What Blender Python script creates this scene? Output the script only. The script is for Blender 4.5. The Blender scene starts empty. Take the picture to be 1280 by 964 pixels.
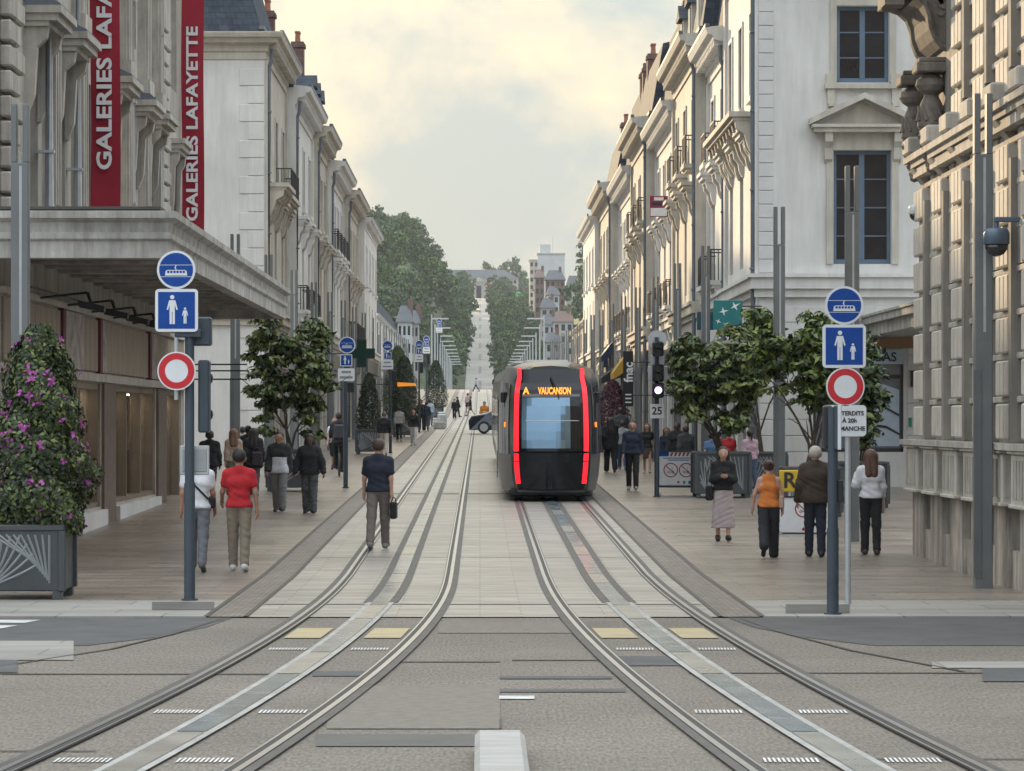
import bpy, bmesh, math, random
import numpy as np
from mathutils import Vector, Matrix
random.seed(7)
rng = np.random.default_rng(7)
R = math.radians
sc = bpy.context.scene
COL = sc.collection

# ------------------------------------------------------------------ camera
F_PX = 4000.0          # focal length in photo pixels (1280 wide)
VX, VY = 600.0, 525.0  # street vanishing point / true horizon in the photo
CAMZ = 2.24
cam_d = bpy.data.cameras.new("camera")
cam = bpy.data.objects.new("camera", cam_d)
COL.objects.link(cam)
cam.location = (0, 0, CAMZ)
cam.rotation_euler = (R(90), 0, 0)
cam_d.sensor_width = 36.0
cam_d.lens = F_PX / 1280 * 36.0
cam_d.shift_x = (640 - VX) / 1280
cam_d.shift_y = (VY - 482) / 1280
cam_d.clip_start = 0.5
cam_d.clip_end = 12000
sc.camera = cam
sc.render.resolution_x, sc.render.resolution_y = 1024, 771

# ------------------------------------------------------------------ light
SUN_AZ, SUN_EL = -20.0, 13.0      # degrees: left of the street axis, above the horizon
sdir = Vector((math.sin(R(SUN_AZ)) * math.cos(R(SUN_EL)), math.cos(R(SUN_AZ)) * math.cos(R(SUN_EL)), math.sin(R(SUN_EL))))
sun_d = bpy.data.lights.new("sun", 'SUN')
sun_d.energy = 3.6
sun_d.angle = R(0.9)
sun_d.color = (1.0, 0.74, 0.44)
sun = bpy.data.objects.new("sun", sun_d)
COL.objects.link(sun)
sun.rotation_euler = sdir.to_track_quat('Z', 'Y').to_euler()

world = bpy.data.worlds.new("World")
sc.world = world
world.use_nodes = True
wn, wl = world.node_tree.nodes, world.node_tree.links
wn.clear()
def W(t, **k):
    n = wn.new(t)
    for a, b in k.items():
        setattr(n, a, b)
    return n
w_out = W('ShaderNodeOutputWorld')
w_bg = W('ShaderNodeBackground')
wl.new(w_bg.outputs[0], w_out.inputs[0])
sky = W('ShaderNodeTexSky', sky_type='NISHITA', sun_disc=False)
sky.sun_elevation = R(SUN_EL); sky.sun_rotation = R(SUN_AZ)
sky.dust_density = 2.5; sky.air_density = 1.2
skys = W('ShaderNodeVectorMath', operation='SCALE'); skys.inputs[3].default_value = 1.0
wl.new(sky.outputs[0], skys.inputs[0])
tc = W('ShaderNodeTexCoord')
sep = W('ShaderNodeSeparateXYZ'); wl.new(tc.outputs['Generated'], sep.inputs[0])
# clouds: a layer seen in perspective everywhere in the sky
mp = W('ShaderNodeMapping'); mp.inputs['Scale'].default_value = (1, 1, 1.1); mp.inputs['Location'].default_value = (1.10, 0.6, 0.065)
wl.new(tc.outputs['Generated'], mp.inputs[0])
n1 = W('ShaderNodeTexNoise'); n1.inputs['Scale'].default_value = 9.0; n1.inputs['Detail'].default_value = 9; n1.inputs['Roughness'].default_value = 0.55
n1.inputs['Distortion'].default_value = 0.15
wl.new(mp.outputs[0], n1.inputs['Vector'])
r1 = W('ShaderNodeValToRGB')
r1.color_ramp.elements[0].position = 0.47; r1.color_ramp.elements[1].position = 0.585
r1.color_ramp.elements[0].color = (0, 0, 0, 1); r1.color_ramp.elements[1].color = (1, 1, 1, 1)
wl.new(n1.outputs['Fac'], r1.inputs[0])
cloudmix = W('ShaderNodeMix', data_type='RGBA')
cloudmix.inputs['A'].default_value = (4.4, 5.15, 5.2, 1)    # pale blue-grey cloud
cloudmix.inputs['B'].default_value = (9.0, 7.7, 5.6, 1)    # cream sun-lit cloud
wl.new(r1.outputs[0], cloudmix.inputs['Factor'])
# cloud away from the sun is whiter, not cream
sdot = W('ShaderNodeVectorMath', operation='DOT_PRODUCT'); sdot.inputs[1].default_value = tuple(sdir)
wl.new(tc.outputs['Generated'], sdot.inputs[0])
smr = W('ShaderNodeMapRange'); smr.inputs[1].default_value = 0.35; smr.inputs[2].default_value = 0.93; smr.clamp = True
wl.new(sdot.outputs['Value'], smr.inputs[0])
away = W('ShaderNodeMix', data_type='RGBA'); away.inputs['A'].default_value = (6.6, 7.15, 7.6, 1)
wl.new(smr.outputs[0], away.inputs['Factor']); wl.new(cloudmix.outputs['Result'], away.inputs['B'])
# bright overcast grows brighter towards the zenith (CIE overcast law), everywhere alike
zc = W('ShaderNodeMath', operation='MAXIMUM'); zc.inputs[1].default_value = 0.0; wl.new(sep.outputs['Z'], zc.inputs[0])
zg = W('ShaderNodeMath', operation='MULTIPLY_ADD'); zg.inputs[1].default_value = 1.9; zg.inputs[2].default_value = 0.66
wl.new(zc.outputs[0], zg.inputs[0])
cs = W('ShaderNodeVectorMath', operation='SCALE'); wl.new(away.outputs['Result'], cs.inputs[0]); wl.new(zg.outputs[0], cs.inputs[3])
fin = W('ShaderNodeMix', data_type='RGBA'); fin.inputs['Factor'].default_value = 0.95
wl.new(skys.outputs[0], fin.inputs['A']); wl.new(cs.outputs[0], fin.inputs['B'])
wl.new(fin.outputs['Result'], w_bg.inputs['Color'])
w_bg.inputs['Strength'].default_value = 0.10
vs = sc.view_settings
vs.view_transform = 'Standard'; vs.look = 'None'; vs.gamma = 1.0; vs.use_curve_mapping = False
vs.exposure = 0.5
sc.cycles.use_denoising = True
sc.cycles.max_bounces = 6
sc.cycles.diffuse_bounces = 3
sc.cycles.glossy_bounces = 3
sc.cycles.transparent_max_bounces = 6
sc.cycles.volume_bounces = 0
sc.cycles.sample_clamp_indirect = 6

# ------------------------------------------------------------------ helpers
def gz(y):                       # street level along the axis
    if y < 46: return 0.0
    if y < 270: return 0.01125 * (y - 46)
    if y < 420: return 2.52 + (y - 270) / 150 * 3.7
    if y < 520: return 6.22 - (y - 420) / 100 * 1.2
    if y < 780: return 5.02
    if y < 860: return 5.02 + (y - 780) / 80 * 6.2
    if y < 1500: return 11.22 + (y - 860) / 640 * 48.0
    return 59.22 + (y - 1500) * 0.004
def G(px, py):                   # photo pixel -> point on the street
    if py >= 720: y = CAMZ * F_PX / (py - VY)
    else: y = 2.7575 * F_PX / (py - 480.0)
    return Vector(((px - VX) * y / F_PX, y, gz(y)))
def P(px, py, y):                # photo pixel at a known depth
    return Vector(((px - VX) * y / F_PX, y, CAMZ + (VY - py) * y / F_PX))

_mats = {}
def mat(name, col, rough=0.7, var=0.12, scale=3.0, bump=0.0, metal=0.0, spec=0.5, streak=0.0, brick=None, emit=None, estr=1.0, big=0.0, coat=0.0, mortar=None, stretch=None, trans=0.0, alpha=None):
    if name in _mats: return _mats[name]
    m = bpy.data.materials.new(name); m.use_nodes = True
    nt = m.node_tree; n = nt.nodes; l = nt.links
    b = n['Principled BSDF']
    b.inputs['Roughness'].default_value = rough; b.inputs['Metallic'].default_value = metal
    b.inputs['Specular IOR Level'].default_value = spec
    if coat: b.inputs['Coat Weight'].default_value = coat; b.inputs['Coat Roughness'].default_value = 0.04
    if trans: b.inputs['Transmission Weight'].default_value = trans
    if alpha is not None: b.inputs['Alpha'].default_value = alpha
    c4 = (*col, 1)
    g = n.new('ShaderNodeNewGeometry')
    pos = g.outputs['Position']
    def noise(sc_, vec=None, detail=5, rg=0.6):
        t = n.new('ShaderNodeTexNoise'); t.inputs['Scale'].default_value = sc_; t.inputs['Detail'].default_value = detail; t.inputs['Roughness'].default_value = rg
        l.new(vec or pos, t.inputs['Vector']); return t.outputs['Fac']
    def vmul(v):
        t = n.new('ShaderNodeVectorMath'); t.operation = 'MULTIPLY'; t.inputs[1].default_value = v; l.new(pos, t.inputs[0]); return t.outputs[0]
    def mulf(cs, f, lo, hi, p0=0.3, p1=0.7):
        mr = n.new('ShaderNodeMapRange'); mr.inputs[1].default_value = p0; mr.inputs[2].default_value = p1; mr.inputs[3].default_value = lo; mr.inputs[4].default_value = hi
        l.new(f, mr.inputs[0])
        s = n.new('ShaderNodeVectorMath'); s.operation = 'SCALE'; l.new(mr.outputs[0], s.inputs[3]); l.new(cs, s.inputs[0]); return s.outputs[0]
    rgb = n.new('ShaderNodeRGB'); rgb.outputs[0].default_value = c4
    cur = rgb.outputs[0]
    hgt = None
    if brick:
        axis, bw, bh, bvar, mort = brick
        cx = n.new('ShaderNodeSeparateXYZ'); l.new(pos, cx.inputs[0]); cc = n.new('ShaderNodeCombineXYZ')
        if axis == 'floor':
            l.new(cx.outputs[0], cc.inputs[0]); l.new(cx.outputs[1], cc.inputs[1])
        else:
            ad = n.new('ShaderNodeMath'); l.new(cx.outputs[0], ad.inputs[0]); l.new(cx.outputs[1], ad.inputs[1])
            l.new(ad.outputs[0], cc.inputs[0]); l.new(cx.outputs[2], cc.inputs[1])
        bt = n.new('ShaderNodeTexBrick'); bt.inputs['Scale'].default_value = 1.0
        bt.inputs['Brick Width'].default_value = bw; bt.inputs['Row Height'].default_value = bh; bt.inputs['Mortar Size'].default_value = mort
        bt.inputs['Mortar Smooth'].default_value = 0.3
        bt.inputs['Color1'].default_value = tuple(x * (1 + bvar) for x in col) + (1,)
        bt.inputs['Color2'].default_value = tuple(x * (1 - bvar) for x in col) + (1,)
        bt.inputs['Mortar'].default_value = (*(mortar or tuple(x * 0.55 for x in col)), 1)
        l.new(cc.outputs[0], bt.inputs['Vector']); cur = bt.outputs['Color']; hgt = bt.outputs['Fac']
    if var: cur = mulf(cur, noise(scale, vmul(stretch) if stretch else None), 1 - var, 1 + var)
    if big: cur = mulf(cur, noise(0.35, detail=3), 1 - big, 1 + big)
    if streak:
        cur = mulf(cur, noise(1.6, vmul((2.2, 2.2, 0.22)), 6, 0.7), 1 - streak, 1 + streak * 0.35, 0.36, 0.62)
    l.new(cur, b.inputs['Base Color'])
    if bump:
        bp = n.new('ShaderNodeBump'); bp.inputs['Strength'].default_value = bump; bp.inputs['Distance'].default_value = 0.02
        l.new(noise(scale * 6), bp.inputs['Height']); l.new(bp.outputs[0], b.inputs['Normal'])
        if rough > 0.15:
            mr = n.new('ShaderNodeMapRange'); mr.inputs[3].default_value = max(0.05, rough - 0.12); mr.inputs[4].default_value = min(1, rough + 0.12)
            l.new(noise(scale * 1.7), mr.inputs[0]); l.new(mr.outputs[0], b.inputs['Roughness'])
    if emit:
        b.inputs['Emission Color'].default_value = (*emit, 1); b.inputs['Emission Strength'].default_value = estr
    _mats[name] = m
    return m

class MB:
    """collects faces for ONE mesh"""
    def __init__(s): s.v = []; s.f = []; s.m = []
    def add(s, vs, fs, mi=0):
        o = len(s.v); s.v += [tuple(p) for p in vs]
        for f in fs: s.f.append([i + o for i in f]); s.m.append(mi)
        return s
    def box(s, x0, x1, y0, y1, z0, z1, mi=0):
        return s.add([(x0,y0,z0),(x1,y0,z0),(x1,y1,z0),(x0,y1,z0),(x0,y0,z1),(x1,y0,z1),(x1,y1,z1),(x0,y1,z1)],
                     [(0,3,2,1),(4,5,6,7),(0,1,5,4),(1,2,6,5),(2,3,7,6),(3,0,4,7)], mi)
    def cbox(s, x0, x1, y0, y1, z0, z1, b=0.02, mi=0):
        """box with all edges chamfered"""
        bm = bmesh.new(); bmesh.ops.create_cube(bm, size=1)
        for v in bm.verts:
            v.co = Vector((x0 if v.co.x < 0 else x1, y0 if v.co.y < 0 else y1, z0 if v.co.z < 0 else z1))
        bmesh.ops.bevel(bm, geom=bm.edges[:], offset=b, segments=1, profile=0.5, affect='EDGES')
        bm.verts.index_update()
        s.add([v.co for v in bm.verts], [[v.index for v in f.verts] for f in bm.faces], mi); bm.free(); return s
    def quad(s, a, b, c, d, mi=0): return s.add([a, b, c, d], [(0, 1, 2, 3)], mi)
    def prism(s, pts, vec, mi=0):
        """closed outline of 3-D points swept along vec"""
        n = len(pts); vec = Vector(vec); p2 = [Vector(p) + vec for p in pts]
        fs = [(i, (i + 1) % n, n + (i + 1) % n, n + i) for i in range(n)]
        fs += [tuple(range(n))[::-1], tuple(range(n, 2 * n))]
        return s.add(list(pts) + p2, fs, mi)
    def tube(s, pts, r, n=8, mi=0, cap=True):
        pts = [Vector(p) for p in pts]; k = len(pts); rr = r if isinstance(r, (list, tuple)) else [r] * k
        vs = []; fs = []
        for i, p in enumerate(pts):
            d = (pts[min(i + 1, k - 1)] - pts[max(i - 1, 0)]).normalized()
            a = d.cross(Vector((0, 0, 1)))
            if a.length < 1e-3: a = d.cross(Vector((1, 0, 0)))
            a.normalize(); b = d.cross(a)
            for j in range(n):
                t = 2 * math.pi * j / n; vs.append(p + (a * math.cos(t) + b * math.sin(t)) * rr[i])
        for i in range(k - 1):
            for j in range(n):
                fs.append((i*n+j, i*n+(j+1) % n, (i+1)*n+(j+1) % n, (i+1)*n+j))
        if cap: fs.append(tuple(range(n))); fs.append(tuple(range((k-1)*n, k*n))[::-1])
        return s.add(vs, fs, mi)
    def lathe(s, prof, c=(0, 0, 0), n=16, mi=0):
        c = Vector(c); vs = []; fs = []; k = len(prof)
        for r, z in prof:
            for j in range(n):
                t = 2*math.pi*j/n; vs.append(c + Vector((r*math.cos(t), r*math.sin(t), z)))
        for i in range(k-1):
            for j in range(n): fs.append((i*n+j, i*n+(j+1) % n, (i+1)*n+(j+1) % n, (i+1)*n+j))
        fs.append(tuple(range(n))[::-1]); fs.append(tuple(range((k-1)*n, k*n)))
        return s.add(vs, fs, mi)
    def disc(s, c, r, y0, y1, n=32, mi=0, ri=0.0, sx=1.0, sz=1.0):
        """disc in the XZ plane between y0 and y1 (facing the camera); ri > 0 makes a ring"""
        cx, cz = c
        o = [(cx + r*sx*math.cos(2*math.pi*i/n), cz + r*sz*math.sin(2*math.pi*i/n)) for i in range(n)]
        if ri <= 0: return s.prism([(x, y0, z) for x, z in o], (0, y1 - y0, 0), mi)
        q = [(cx + ri*sx*math.cos(2*math.pi*i/n), cz + ri*sz*math.sin(2*math.pi*i/n)) for i in range(n)]
        vs = [(x, y0, z) for x, z in o] + [(x, y0, z) for x, z in q] + [(x, y1, z) for x, z in o] + [(x, y1, z) for x, z in q]
        fs = []
        for i in range(n):
            j = (i+1) % n
            fs += [(i, j, n+j, n+i), (2*n+i, 3*n+i, 3*n+j, 2*n+j), (i, 2*n+i, 2*n+j, j), (n+i, n+j, 3*n+j, 3*n+i)]
        return s.add(vs, fs, mi)
    def mesh(s, name, mats, smooth=False):
        me = bpy.data.meshes.new(name)
        me.from_pydata(s.v, [], s.f)
        for mm in (mats if isinstance(mats, (list, tuple)) else [mats]): me.materials.append(mm)
        if any(s.m): me.polygons.foreach_set('material_index', s.m)
        if smooth: me.polygons.foreach_set('use_smooth', [True] * len(me.polygons))
        me.update()
        bm = bmesh.new(); bm.from_mesh(me); bmesh.ops.recalc_face_normals(bm, faces=bm.faces); bm.to_mesh(me); bm.free()
        return me
    def build(s, name, mats, parent=None, loc=None, rz=0, smooth=False):
        return obj(name, s.mesh(name, mats, smooth), parent, loc, rz)

def obj(name, me, parent=None, loc=None, rz=0):
    o = bpy.data.objects.new(name, me); COL.objects.link(o)
    if parent: o.parent = parent
    if loc is not None: o.location = loc
    if rz: o.rotation_euler = (0, 0, rz)
    return o
def tag(o, label, cat, group=None, kind=None):
    o['label'] = label; o['category'] = cat
    if group: o['group'] = group
    if kind: o['kind'] = kind
    return o
def thing(name, label, cat, loc=(0, 0, 0), rz=0, group=None):
    o = bpy.data.objects.new(name, None); COL.objects.link(o)
    o.location = loc; o.rotation_euler = (0, 0, rz); o.empty_display_size = 0.2
    return tag(o, label, cat, group)
def struct(o): o['kind'] = 'structure'; return o
def dup(root, loc, rz=None, label=None):
    def cp(o, p):
        c = o.copy(); COL.objects.link(c); c.parent = p
        for ch in list(o.children): cp(ch, c)
        return c
    r = cp(root, None); r.location = loc
    if rz is not None: r.rotation_euler = (0, 0, rz)
    if label: r['label'] = label
    return r
def text_mesh(txt, size, ext=0.004, off=0.0, align='CENTER', spacing=1.0):
    """flat lettering standing in the XZ plane, facing -Y"""
    cu = bpy.data.curves.new('txt', 'FONT'); cu.body = txt; cu.size = size; cu.extrude = ext; cu.offset = off
    cu.align_x = align; cu.align_y = 'CENTER'; cu.space_character = spacing; cu.resolution_u = 3
    o = bpy.data.objects.new('txt', cu); COL.objects.link(o)
    dg = bpy.context.evaluated_depsgraph_get(); dg.update()
    me = bpy.data.meshes.new_from_object(o.evaluated_get(dg))
    bpy.data.objects.remove(o); bpy.data.curves.remove(cu)
    me.transform(Matrix.Rotation(R(90), 4, 'X'))
    return me
def lettering(txt, size, m, parent, loc, rot=0, rz=0, off=0.0, ext=0.003, align='CENTER', name='lettering', spacing=1.0, sx=1.0):
    me = text_mesh(txt, size, ext, off, align, spacing)
    if sx != 1.0: me.transform(Matrix.Scale(sx, 4, (1, 0, 0)))
    if rot: me.transform(Matrix.Rotation(rot, 4, 'Y'))
    me.materials.clear(); me.materials.append(m)
    return obj(name, me, parent, loc, rz)

# ------------------------------------------------------------------ materials
M = {}
M['lime'] = mat('limestone', (0.50, 0.465, 0.40), 0.8, 0.10, 1.4, 0.12, streak=0.16, big=0.08)
M['lime_white'] = mat('whitewashed_limestone', (0.63, 0.62, 0.595), 0.8, 0.06, 0.8, 0.08, streak=0.10, big=0.07)
M['lime_block'] = mat('ashlar_limestone', (0.52, 0.485, 0.42), 0.8, 0.08, 1.4, 0.1, streak=0.14, big=0.06, brick=('wall', 0.9, 0.42, 0.04, 0.006))
M['lime_old'] = mat('old_limestone', (0.42, 0.39, 0.345), 0.85, 0.14, 2.5, 0.25, streak=0.30, big=0.10)
M['lime_stain'] = mat('stained_limestone', (0.36, 0.32, 0.27), 0.85, 0.2, 2.2, 0.25, streak=0.55, big=0.15)
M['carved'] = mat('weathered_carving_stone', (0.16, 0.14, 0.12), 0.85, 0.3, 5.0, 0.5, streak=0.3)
M['conc_old'] = mat('weathered_concrete', (0.40, 0.385, 0.36), 0.85, 0.22, 1.8, 0.2, streak=0.35, big=0.12)
M['soffit'] = mat('darkened_soffit', (0.22, 0.18, 0.145), 0.85, 0.1, 1.5, 0.1)  # darker than its ribs, the shade between them put into the colour
M['slate'] = mat('slate', (0.055, 0.066, 0.085), 0.8, 0.25, 3.0, 0.2, spec=0.15, brick=('wall', 0.35, 0.22, 0.12, 0.01))
M['zinc'] = mat('zinc', (0.13, 0.15, 0.18), 0.6, 0.15, 2.0, 0.08, metal=0.2)
M['chim'] = mat('chimney_brick', (0.17, 0.105, 0.085), 0.85, 0.2, 4, 0.2, brick=('wall', 0.24, 0.08, 0.15, 0.012))
M['pot'] = mat('terracotta', (0.30, 0.13, 0.08), 0.8, 0.15, 5)
M['pane'] = mat('window_glass', (0.014, 0.018, 0.026), 0.06, 0.5, 0.8, 0.0, spec=0.45)
M['pane_pale'] = mat('curtained_window_glass', (0.20, 0.21, 0.22), 0.15, 0.3, 1.2, 0.0, spec=0.8)
M['frame_blue'] = mat('blue_grey_paint', (0.10, 0.15, 0.215), 0.5, 0.1, 4)
M['frame_white'] = mat('pale_paint', (0.50, 0.51, 0.52), 0.55, 0.08, 4)
M['frame_grey'] = mat('grey_paint', (0.24, 0.26, 0.28), 0.5, 0.08, 4)
M['iron'] = mat('black_iron', (0.025, 0.027, 0.03), 0.45, 0.2, 6)
M['pole'] = mat('blue_grey_post_paint', (0.048, 0.064, 0.084), 0.4, 0.12, 3, 0.05)
M['wand'] = mat('grey_mast_metal', (0.17, 0.18, 0.185), 0.42, 0.10, 2, 0.05, metal=0.25)
M['alu'] = mat('galvanised_steel', (0.48, 0.50, 0.52), 0.4, 0.08, 4, 0.05, metal=0.5)
M['sign_white'] = mat('sign_white', (0.72, 0.74, 0.76), 0.4, 0.05, 5)
M['sign_blue'] = mat('sign_blue', (0.008, 0.062, 0.30), 0.45, 0.06, 5, spec=.25)
M['sign_red'] = mat('sign_red', (0.55, 0.015, 0.025), 0.4, 0.05, 5)
M['black'] = mat('black_plastic', (0.015, 0.016, 0.018), 0.4, 0.2, 5)
M['banner'] = mat('red_banner_cloth', (0.30, 0.012, 0.03), 0.8, 0.12, 2.0)
M['banner_white'] = mat('banner_lettering', (0.68, 0.68, 0.70), 0.8, 0.05, 3)
M['steel'] = mat('polished_rail_steel', (0.45, 0.45, 0.46), 0.3, 0.08, 1, 0.0, metal=0.85)
M['groove'] = mat('rail_groove', (0.03, 0.03, 0.032), 0.6, 0.2, 3)
M['rubber'] = mat('rail_rubber', (0.075, 0.072, 0.07), 0.6, 0.25, 2.0)
# ================================================================== GROUND
M['granite'] = mat('pale_granite_setts', (0.305, 0.278, 0.246), 0.42, 0.24, 1.6, 0.10, brick=('floor', 0.95, 0.30, 0.17, 0.012), stretch=(0.45, 2.0, 1), big=0.10, spec=0.5)
M['pave'] = mat('tan_stone_paving', (0.235, 0.196, 0.162), 0.32, 0.28, 1.5, 0.10, brick=('floor', 1.0, 0.34, 0.22, 0.014), stretch=(0.4, 2.0, 1), big=0.16, spec=0.5)
M['kerb'] = mat('pale_kerb_stone', (0.29, 0.275, 0.255), 0.6, 0.24, 0.9, 0.1, brick=('floor', 1.2, 0.8, 0.08, 0.012), stretch=(0.4, 2.0, 1))
M['agg'] = mat('exposed_aggregate_concrete', (0.180, 0.158, 0.134), 0.7, 0.46, 40.0, 0.4, big=0.16, stretch=(1, .2, 1))
M['asph'] = mat('asphalt', (0.085, 0.085, 0.088), 0.75, 0.22, 2.0, 0.3, big=0.12)
M['patch'] = mat('smooth_asphalt_patch', (0.10, 0.097, 0.092), 0.7, 0.16, 2.0, 0.2)
M['slab'] = mat('smooth_concrete_slab', (0.165, 0.148, 0.126), 0.65, 0.22, 9, 0.2)
M['drain'] = mat('drain_strip_basalt', (0.20, 0.172, 0.145), 0.6, 0.22, 3.0, 0.3, brick=('floor', 0.14, 0.14, 0.20, 0.02))
M['line'] = mat('joint_sealant', (0.06, 0.055, 0.05), 0.6, 0.2, 4)
M['paint'] = mat('road_paint', (0.58, 0.58, 0.57), 0.6, 0.28, 3.5, 0.1)
M['tactile'] = mat('ochre_tactile_strip', (0.42, 0.345, 0.20), 0.6, 0.22, 1.6, 0.2, stretch=(1, 4, 1))
M['block'] = mat('cast_concrete', (0.36, 0.35, 0.335), 0.7, 0.18, 2.5, 0.15, stretch=(0.7, 3, 1))
M['plate'] = mat('conductor_plate', (0.20, 0.235, 0.25), 0.25, 0.28, 1.3, 0.05, metal=0.4)
M['plate2'] = mat('insulating_plate', (0.28, 0.27, 0.24), 0.3, 0.25, 1.3, 0.05, metal=0.2)
M['edgeplate'] = mat('power_rail_edge', (0.34, 0.34, 0.33), 0.5, 0.25, 2)
M['grass_far'] = mat('hill_soil', (0.055, 0.075, 0.03), 0.9, 0.3, 0.02)

def ys(y0, y1):
    s = {y0, y1}
    for b in (46, 270, 420, 520, 780, 860, 1500):
        if y0 < b < y1: s.add(b)
    y = y0
    while y < y1:
        s.add(round(y, 3)); y += 1.0 if y < 46 else (6.0 if y < 270 else 30.0)
    s = sorted(s)
    return [q for i, q in enumerate(s) if i == 0 or q - s[i-1] > 1e-3]
def sheet(name, xl, xr, y0, y1, dz, m, parent=None, mb=None, build=True):
    fl = xl if callable(xl) else (lambda y: xl); fr = xr if callable(xr) else (lambda y: xr)
    mb = mb or MB(); Y = ys(y0, y1)
    vs = []
    for y in Y: vs += [(fl(y), y, gz(y) + dz), (fr(y), y, gz(y) + dz)]
    mb.add(vs, [(2*i, 2*i+1, 2*i+3, 2*i+2) for i in range(len(Y) - 1)])
    return mb.build(name, m, parent) if build else mb

# one terrain sheet to the horizon, hills rising beyond the river
def hill(x, y):
    b = gz(y)
    t = min(1, max(0, (y - 640) / 400)); ax = abs(x)
    lat = min(1, max(0, (ax - 9) / 60))
    t = min(1, max(0, (y - 640) / 300))
    if x < 0: rise = 31 * t * min(1, max(0, (ax - 7) / 16)) + 8 * t * min(1, max(0, (ax - 40) / 60))
    else: rise = 1.5 * t * lat + 20 * t * min(1, max(0, (x - 24) / 14))
    rise *= 1 - 0.85 * min(1, max(0, (y - 1050) / 400))
    return b - 0.08 + rise + (0.6 * math.sin(x * .11 + y * .07) * lat * t)
gx = [-1200, -600, -300, -180, -120, -90, -70, -50, -35, -28, -22, -17, -12, -9, -7, -4, 4, 7, 9, 14, 18, 24, 30, 38, 50, 70, 90, 120, 180, 300, 600, 1200]
gy = [-60, 0, 46, 270, 420, 520, 640, 700, 740, 780, 820, 860] + list(range(900, 1520, 40)) + [1560, 1700, 2000, 2200]
mb = MB()
mb.add([(x, y, hill(x, y)) for y in gy for x in gx],
       [(j*len(gx)+i, j*len(gx)+i+1, (j+1)*len(gx)+i+1, (j+1)*len(gx)+i) for j in range(len(gy)-1) for i in range(len(gx)-1)])
struct(mb.build('ground', M['grass_far']))

YS = 36.2                                    # where the stone street begins
struct(sheet('road_crossing', -45, 45, -5, YS, 0.0, M['agg']))
struct(sheet('track_bed', -2.65, 2.72, YS, 420, 0.012, M['granite']))
for nm, a, b in (('pavement_left', -30, -3.1), ('pavement_right', 3.2, 30)):
    struct(sheet(nm, a, b, 39.4, 420, 0.016, M['pave']))
for nm, a, b in (('kerb_left', -30, -3.1), ('kerb_right', 3.2, 30)):
    m_ = MB().box(a, b, YS, 39.4, -0.05, 0.02)
    o = struct(m_.build(nm, M['kerb']))
for nm, a, b in (('drain_left', -3.1, -2.65), ('drain_right', 2.72, 3.2)):
    o = struct(sheet(nm, a, b, YS, 420, 0.014, M['drain']))
    for q in (a, b): sheet('edge_joint', q - 0.03, q + 0.03, YS, 420, 0.021, M['line'], o)
# asphalt lanes of the cross street, their ends rounded towards the tracks
def lane(nm, s):
    pts = [(s*40, 31.7), (s*3.9, 31.7), (s*3.3, 33.0), (s*2.95, 34.5), (s*2.8, YS - .02), (s*40, YS - .02)]
    mb = MB(); mb.add([(x, y, 0.005) for x, y in pts], [tuple(range(6))]); return struct(mb.build(nm, M['asph']))
la = lane('asphalt_lane_left', -1); lr = lane('asphalt_lane_right', 1)
def patch(nm, pts, m, dz=0.006):
    mb = MB(); mb.add([(x, y, dz) for x, y in pts], [tuple(range(len(pts)))]); return struct(mb.build(nm, m))
def pxrect(nm, x0, x1, y0, y1, m, dz=0.006):
    c = [G(x0, y1), G(x1, y1), G(x1, y0), G(x0, y0)]
    return patch(nm, [(p.x, p.y) for p in c], m, dz)
for i in range(5):                           # zebra stripes
    y = YS - 0.5 - i * 0.95
    patch('zebra_stripe', [(-9.5, y - .5), (-5.0 - .12 * i, y - .5), (-4.9 - .12 * i, y), (-9.5, y)], M['paint'], 0.010)
pxrect('pale_slab', -60, 92, 802, 826, M['kerb'], 0.008)
pxrect('pale_slab', 1165, 1400, 828, 836, M['kerb'], 0.008)
pxrect('drain_grate', -40, 22, 826, 842, M['asph'], 0.009)
pxrect('asphalt_patch', 1228, 1400, 836, 853, M['asph'], 0.009)
pxrect('road_patch', 408, 625, 858, 912, M['slab'], 0.007)
pxrect('road_patch', 395, 594, 919, 934, M['patch'], 0.007)
pxrect('road_patch', 625, 765, 846, 849.5, M['asph'], 0.007)
pxrect('road_patch', 625, 782, 862, 866, M['asph'], 0.007)
pxrect('road_patch', 766, 862, 821, 833, M['asph'], 0.007)
pxrect('road_patch', 390, 455, 840, 846, M['asph'], 0.007)
pxrect('paint_mark', 624, 668, 871, 875, M['paint'], 0.009)
pxrect('smooth_band', 548, 715, 778, 792, M['slab'], 0.006)
for x0, x1, y in ((0, 365, 843.5), (624, 627, 900), (860, 1280, 842), (470, 625, 828), (0, 120, 940), (640, 780, 826), (1040, 1280, 950)):
    pxrect('expansion_joint', x0, x1, y - .5, y + .5 if x1 - x0 > 5 else 912, M['line'], 0.0085)
for s, pts in ((-1, ((-2.9, 36.0), (-3.2, 33.4), (-3.6, 31.2), (-4.6, 28.3))), (1, ((2.95, 36.0), (3.15, 33.8), (3.6, 31.0), (4.3, 28.4)))):
    mb = MB()
    for (a, b), (c, d) in zip(pts, pts[1:]): mb.quad((a-.025, b, .0095), (a+.025, b, .0095), (c+.025, d, .0095), (c-.025, d, .0095))
    struct(mb.build('curved_joint', M['line']))
for py, w in ((757, .10), (698, .05), (660, .05), (618, .75), (590, .12), (567, .10), (553, .12), (543, .5), (531, .2), (522, .3)):
    y = G(600, py).y
    struct(sheet('cross_drain', -2.6, 2.67, y - w / 2, y + w / 2, 0.0165, M['line'] if w < .4 else M['drain']))
pxrect('post_grate', 190, 268, 755, 765, M['patch'], 0.0245)
pxrect('post_grate', 982, 1062, 758, 769, M['patch'], 0.0245)

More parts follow.
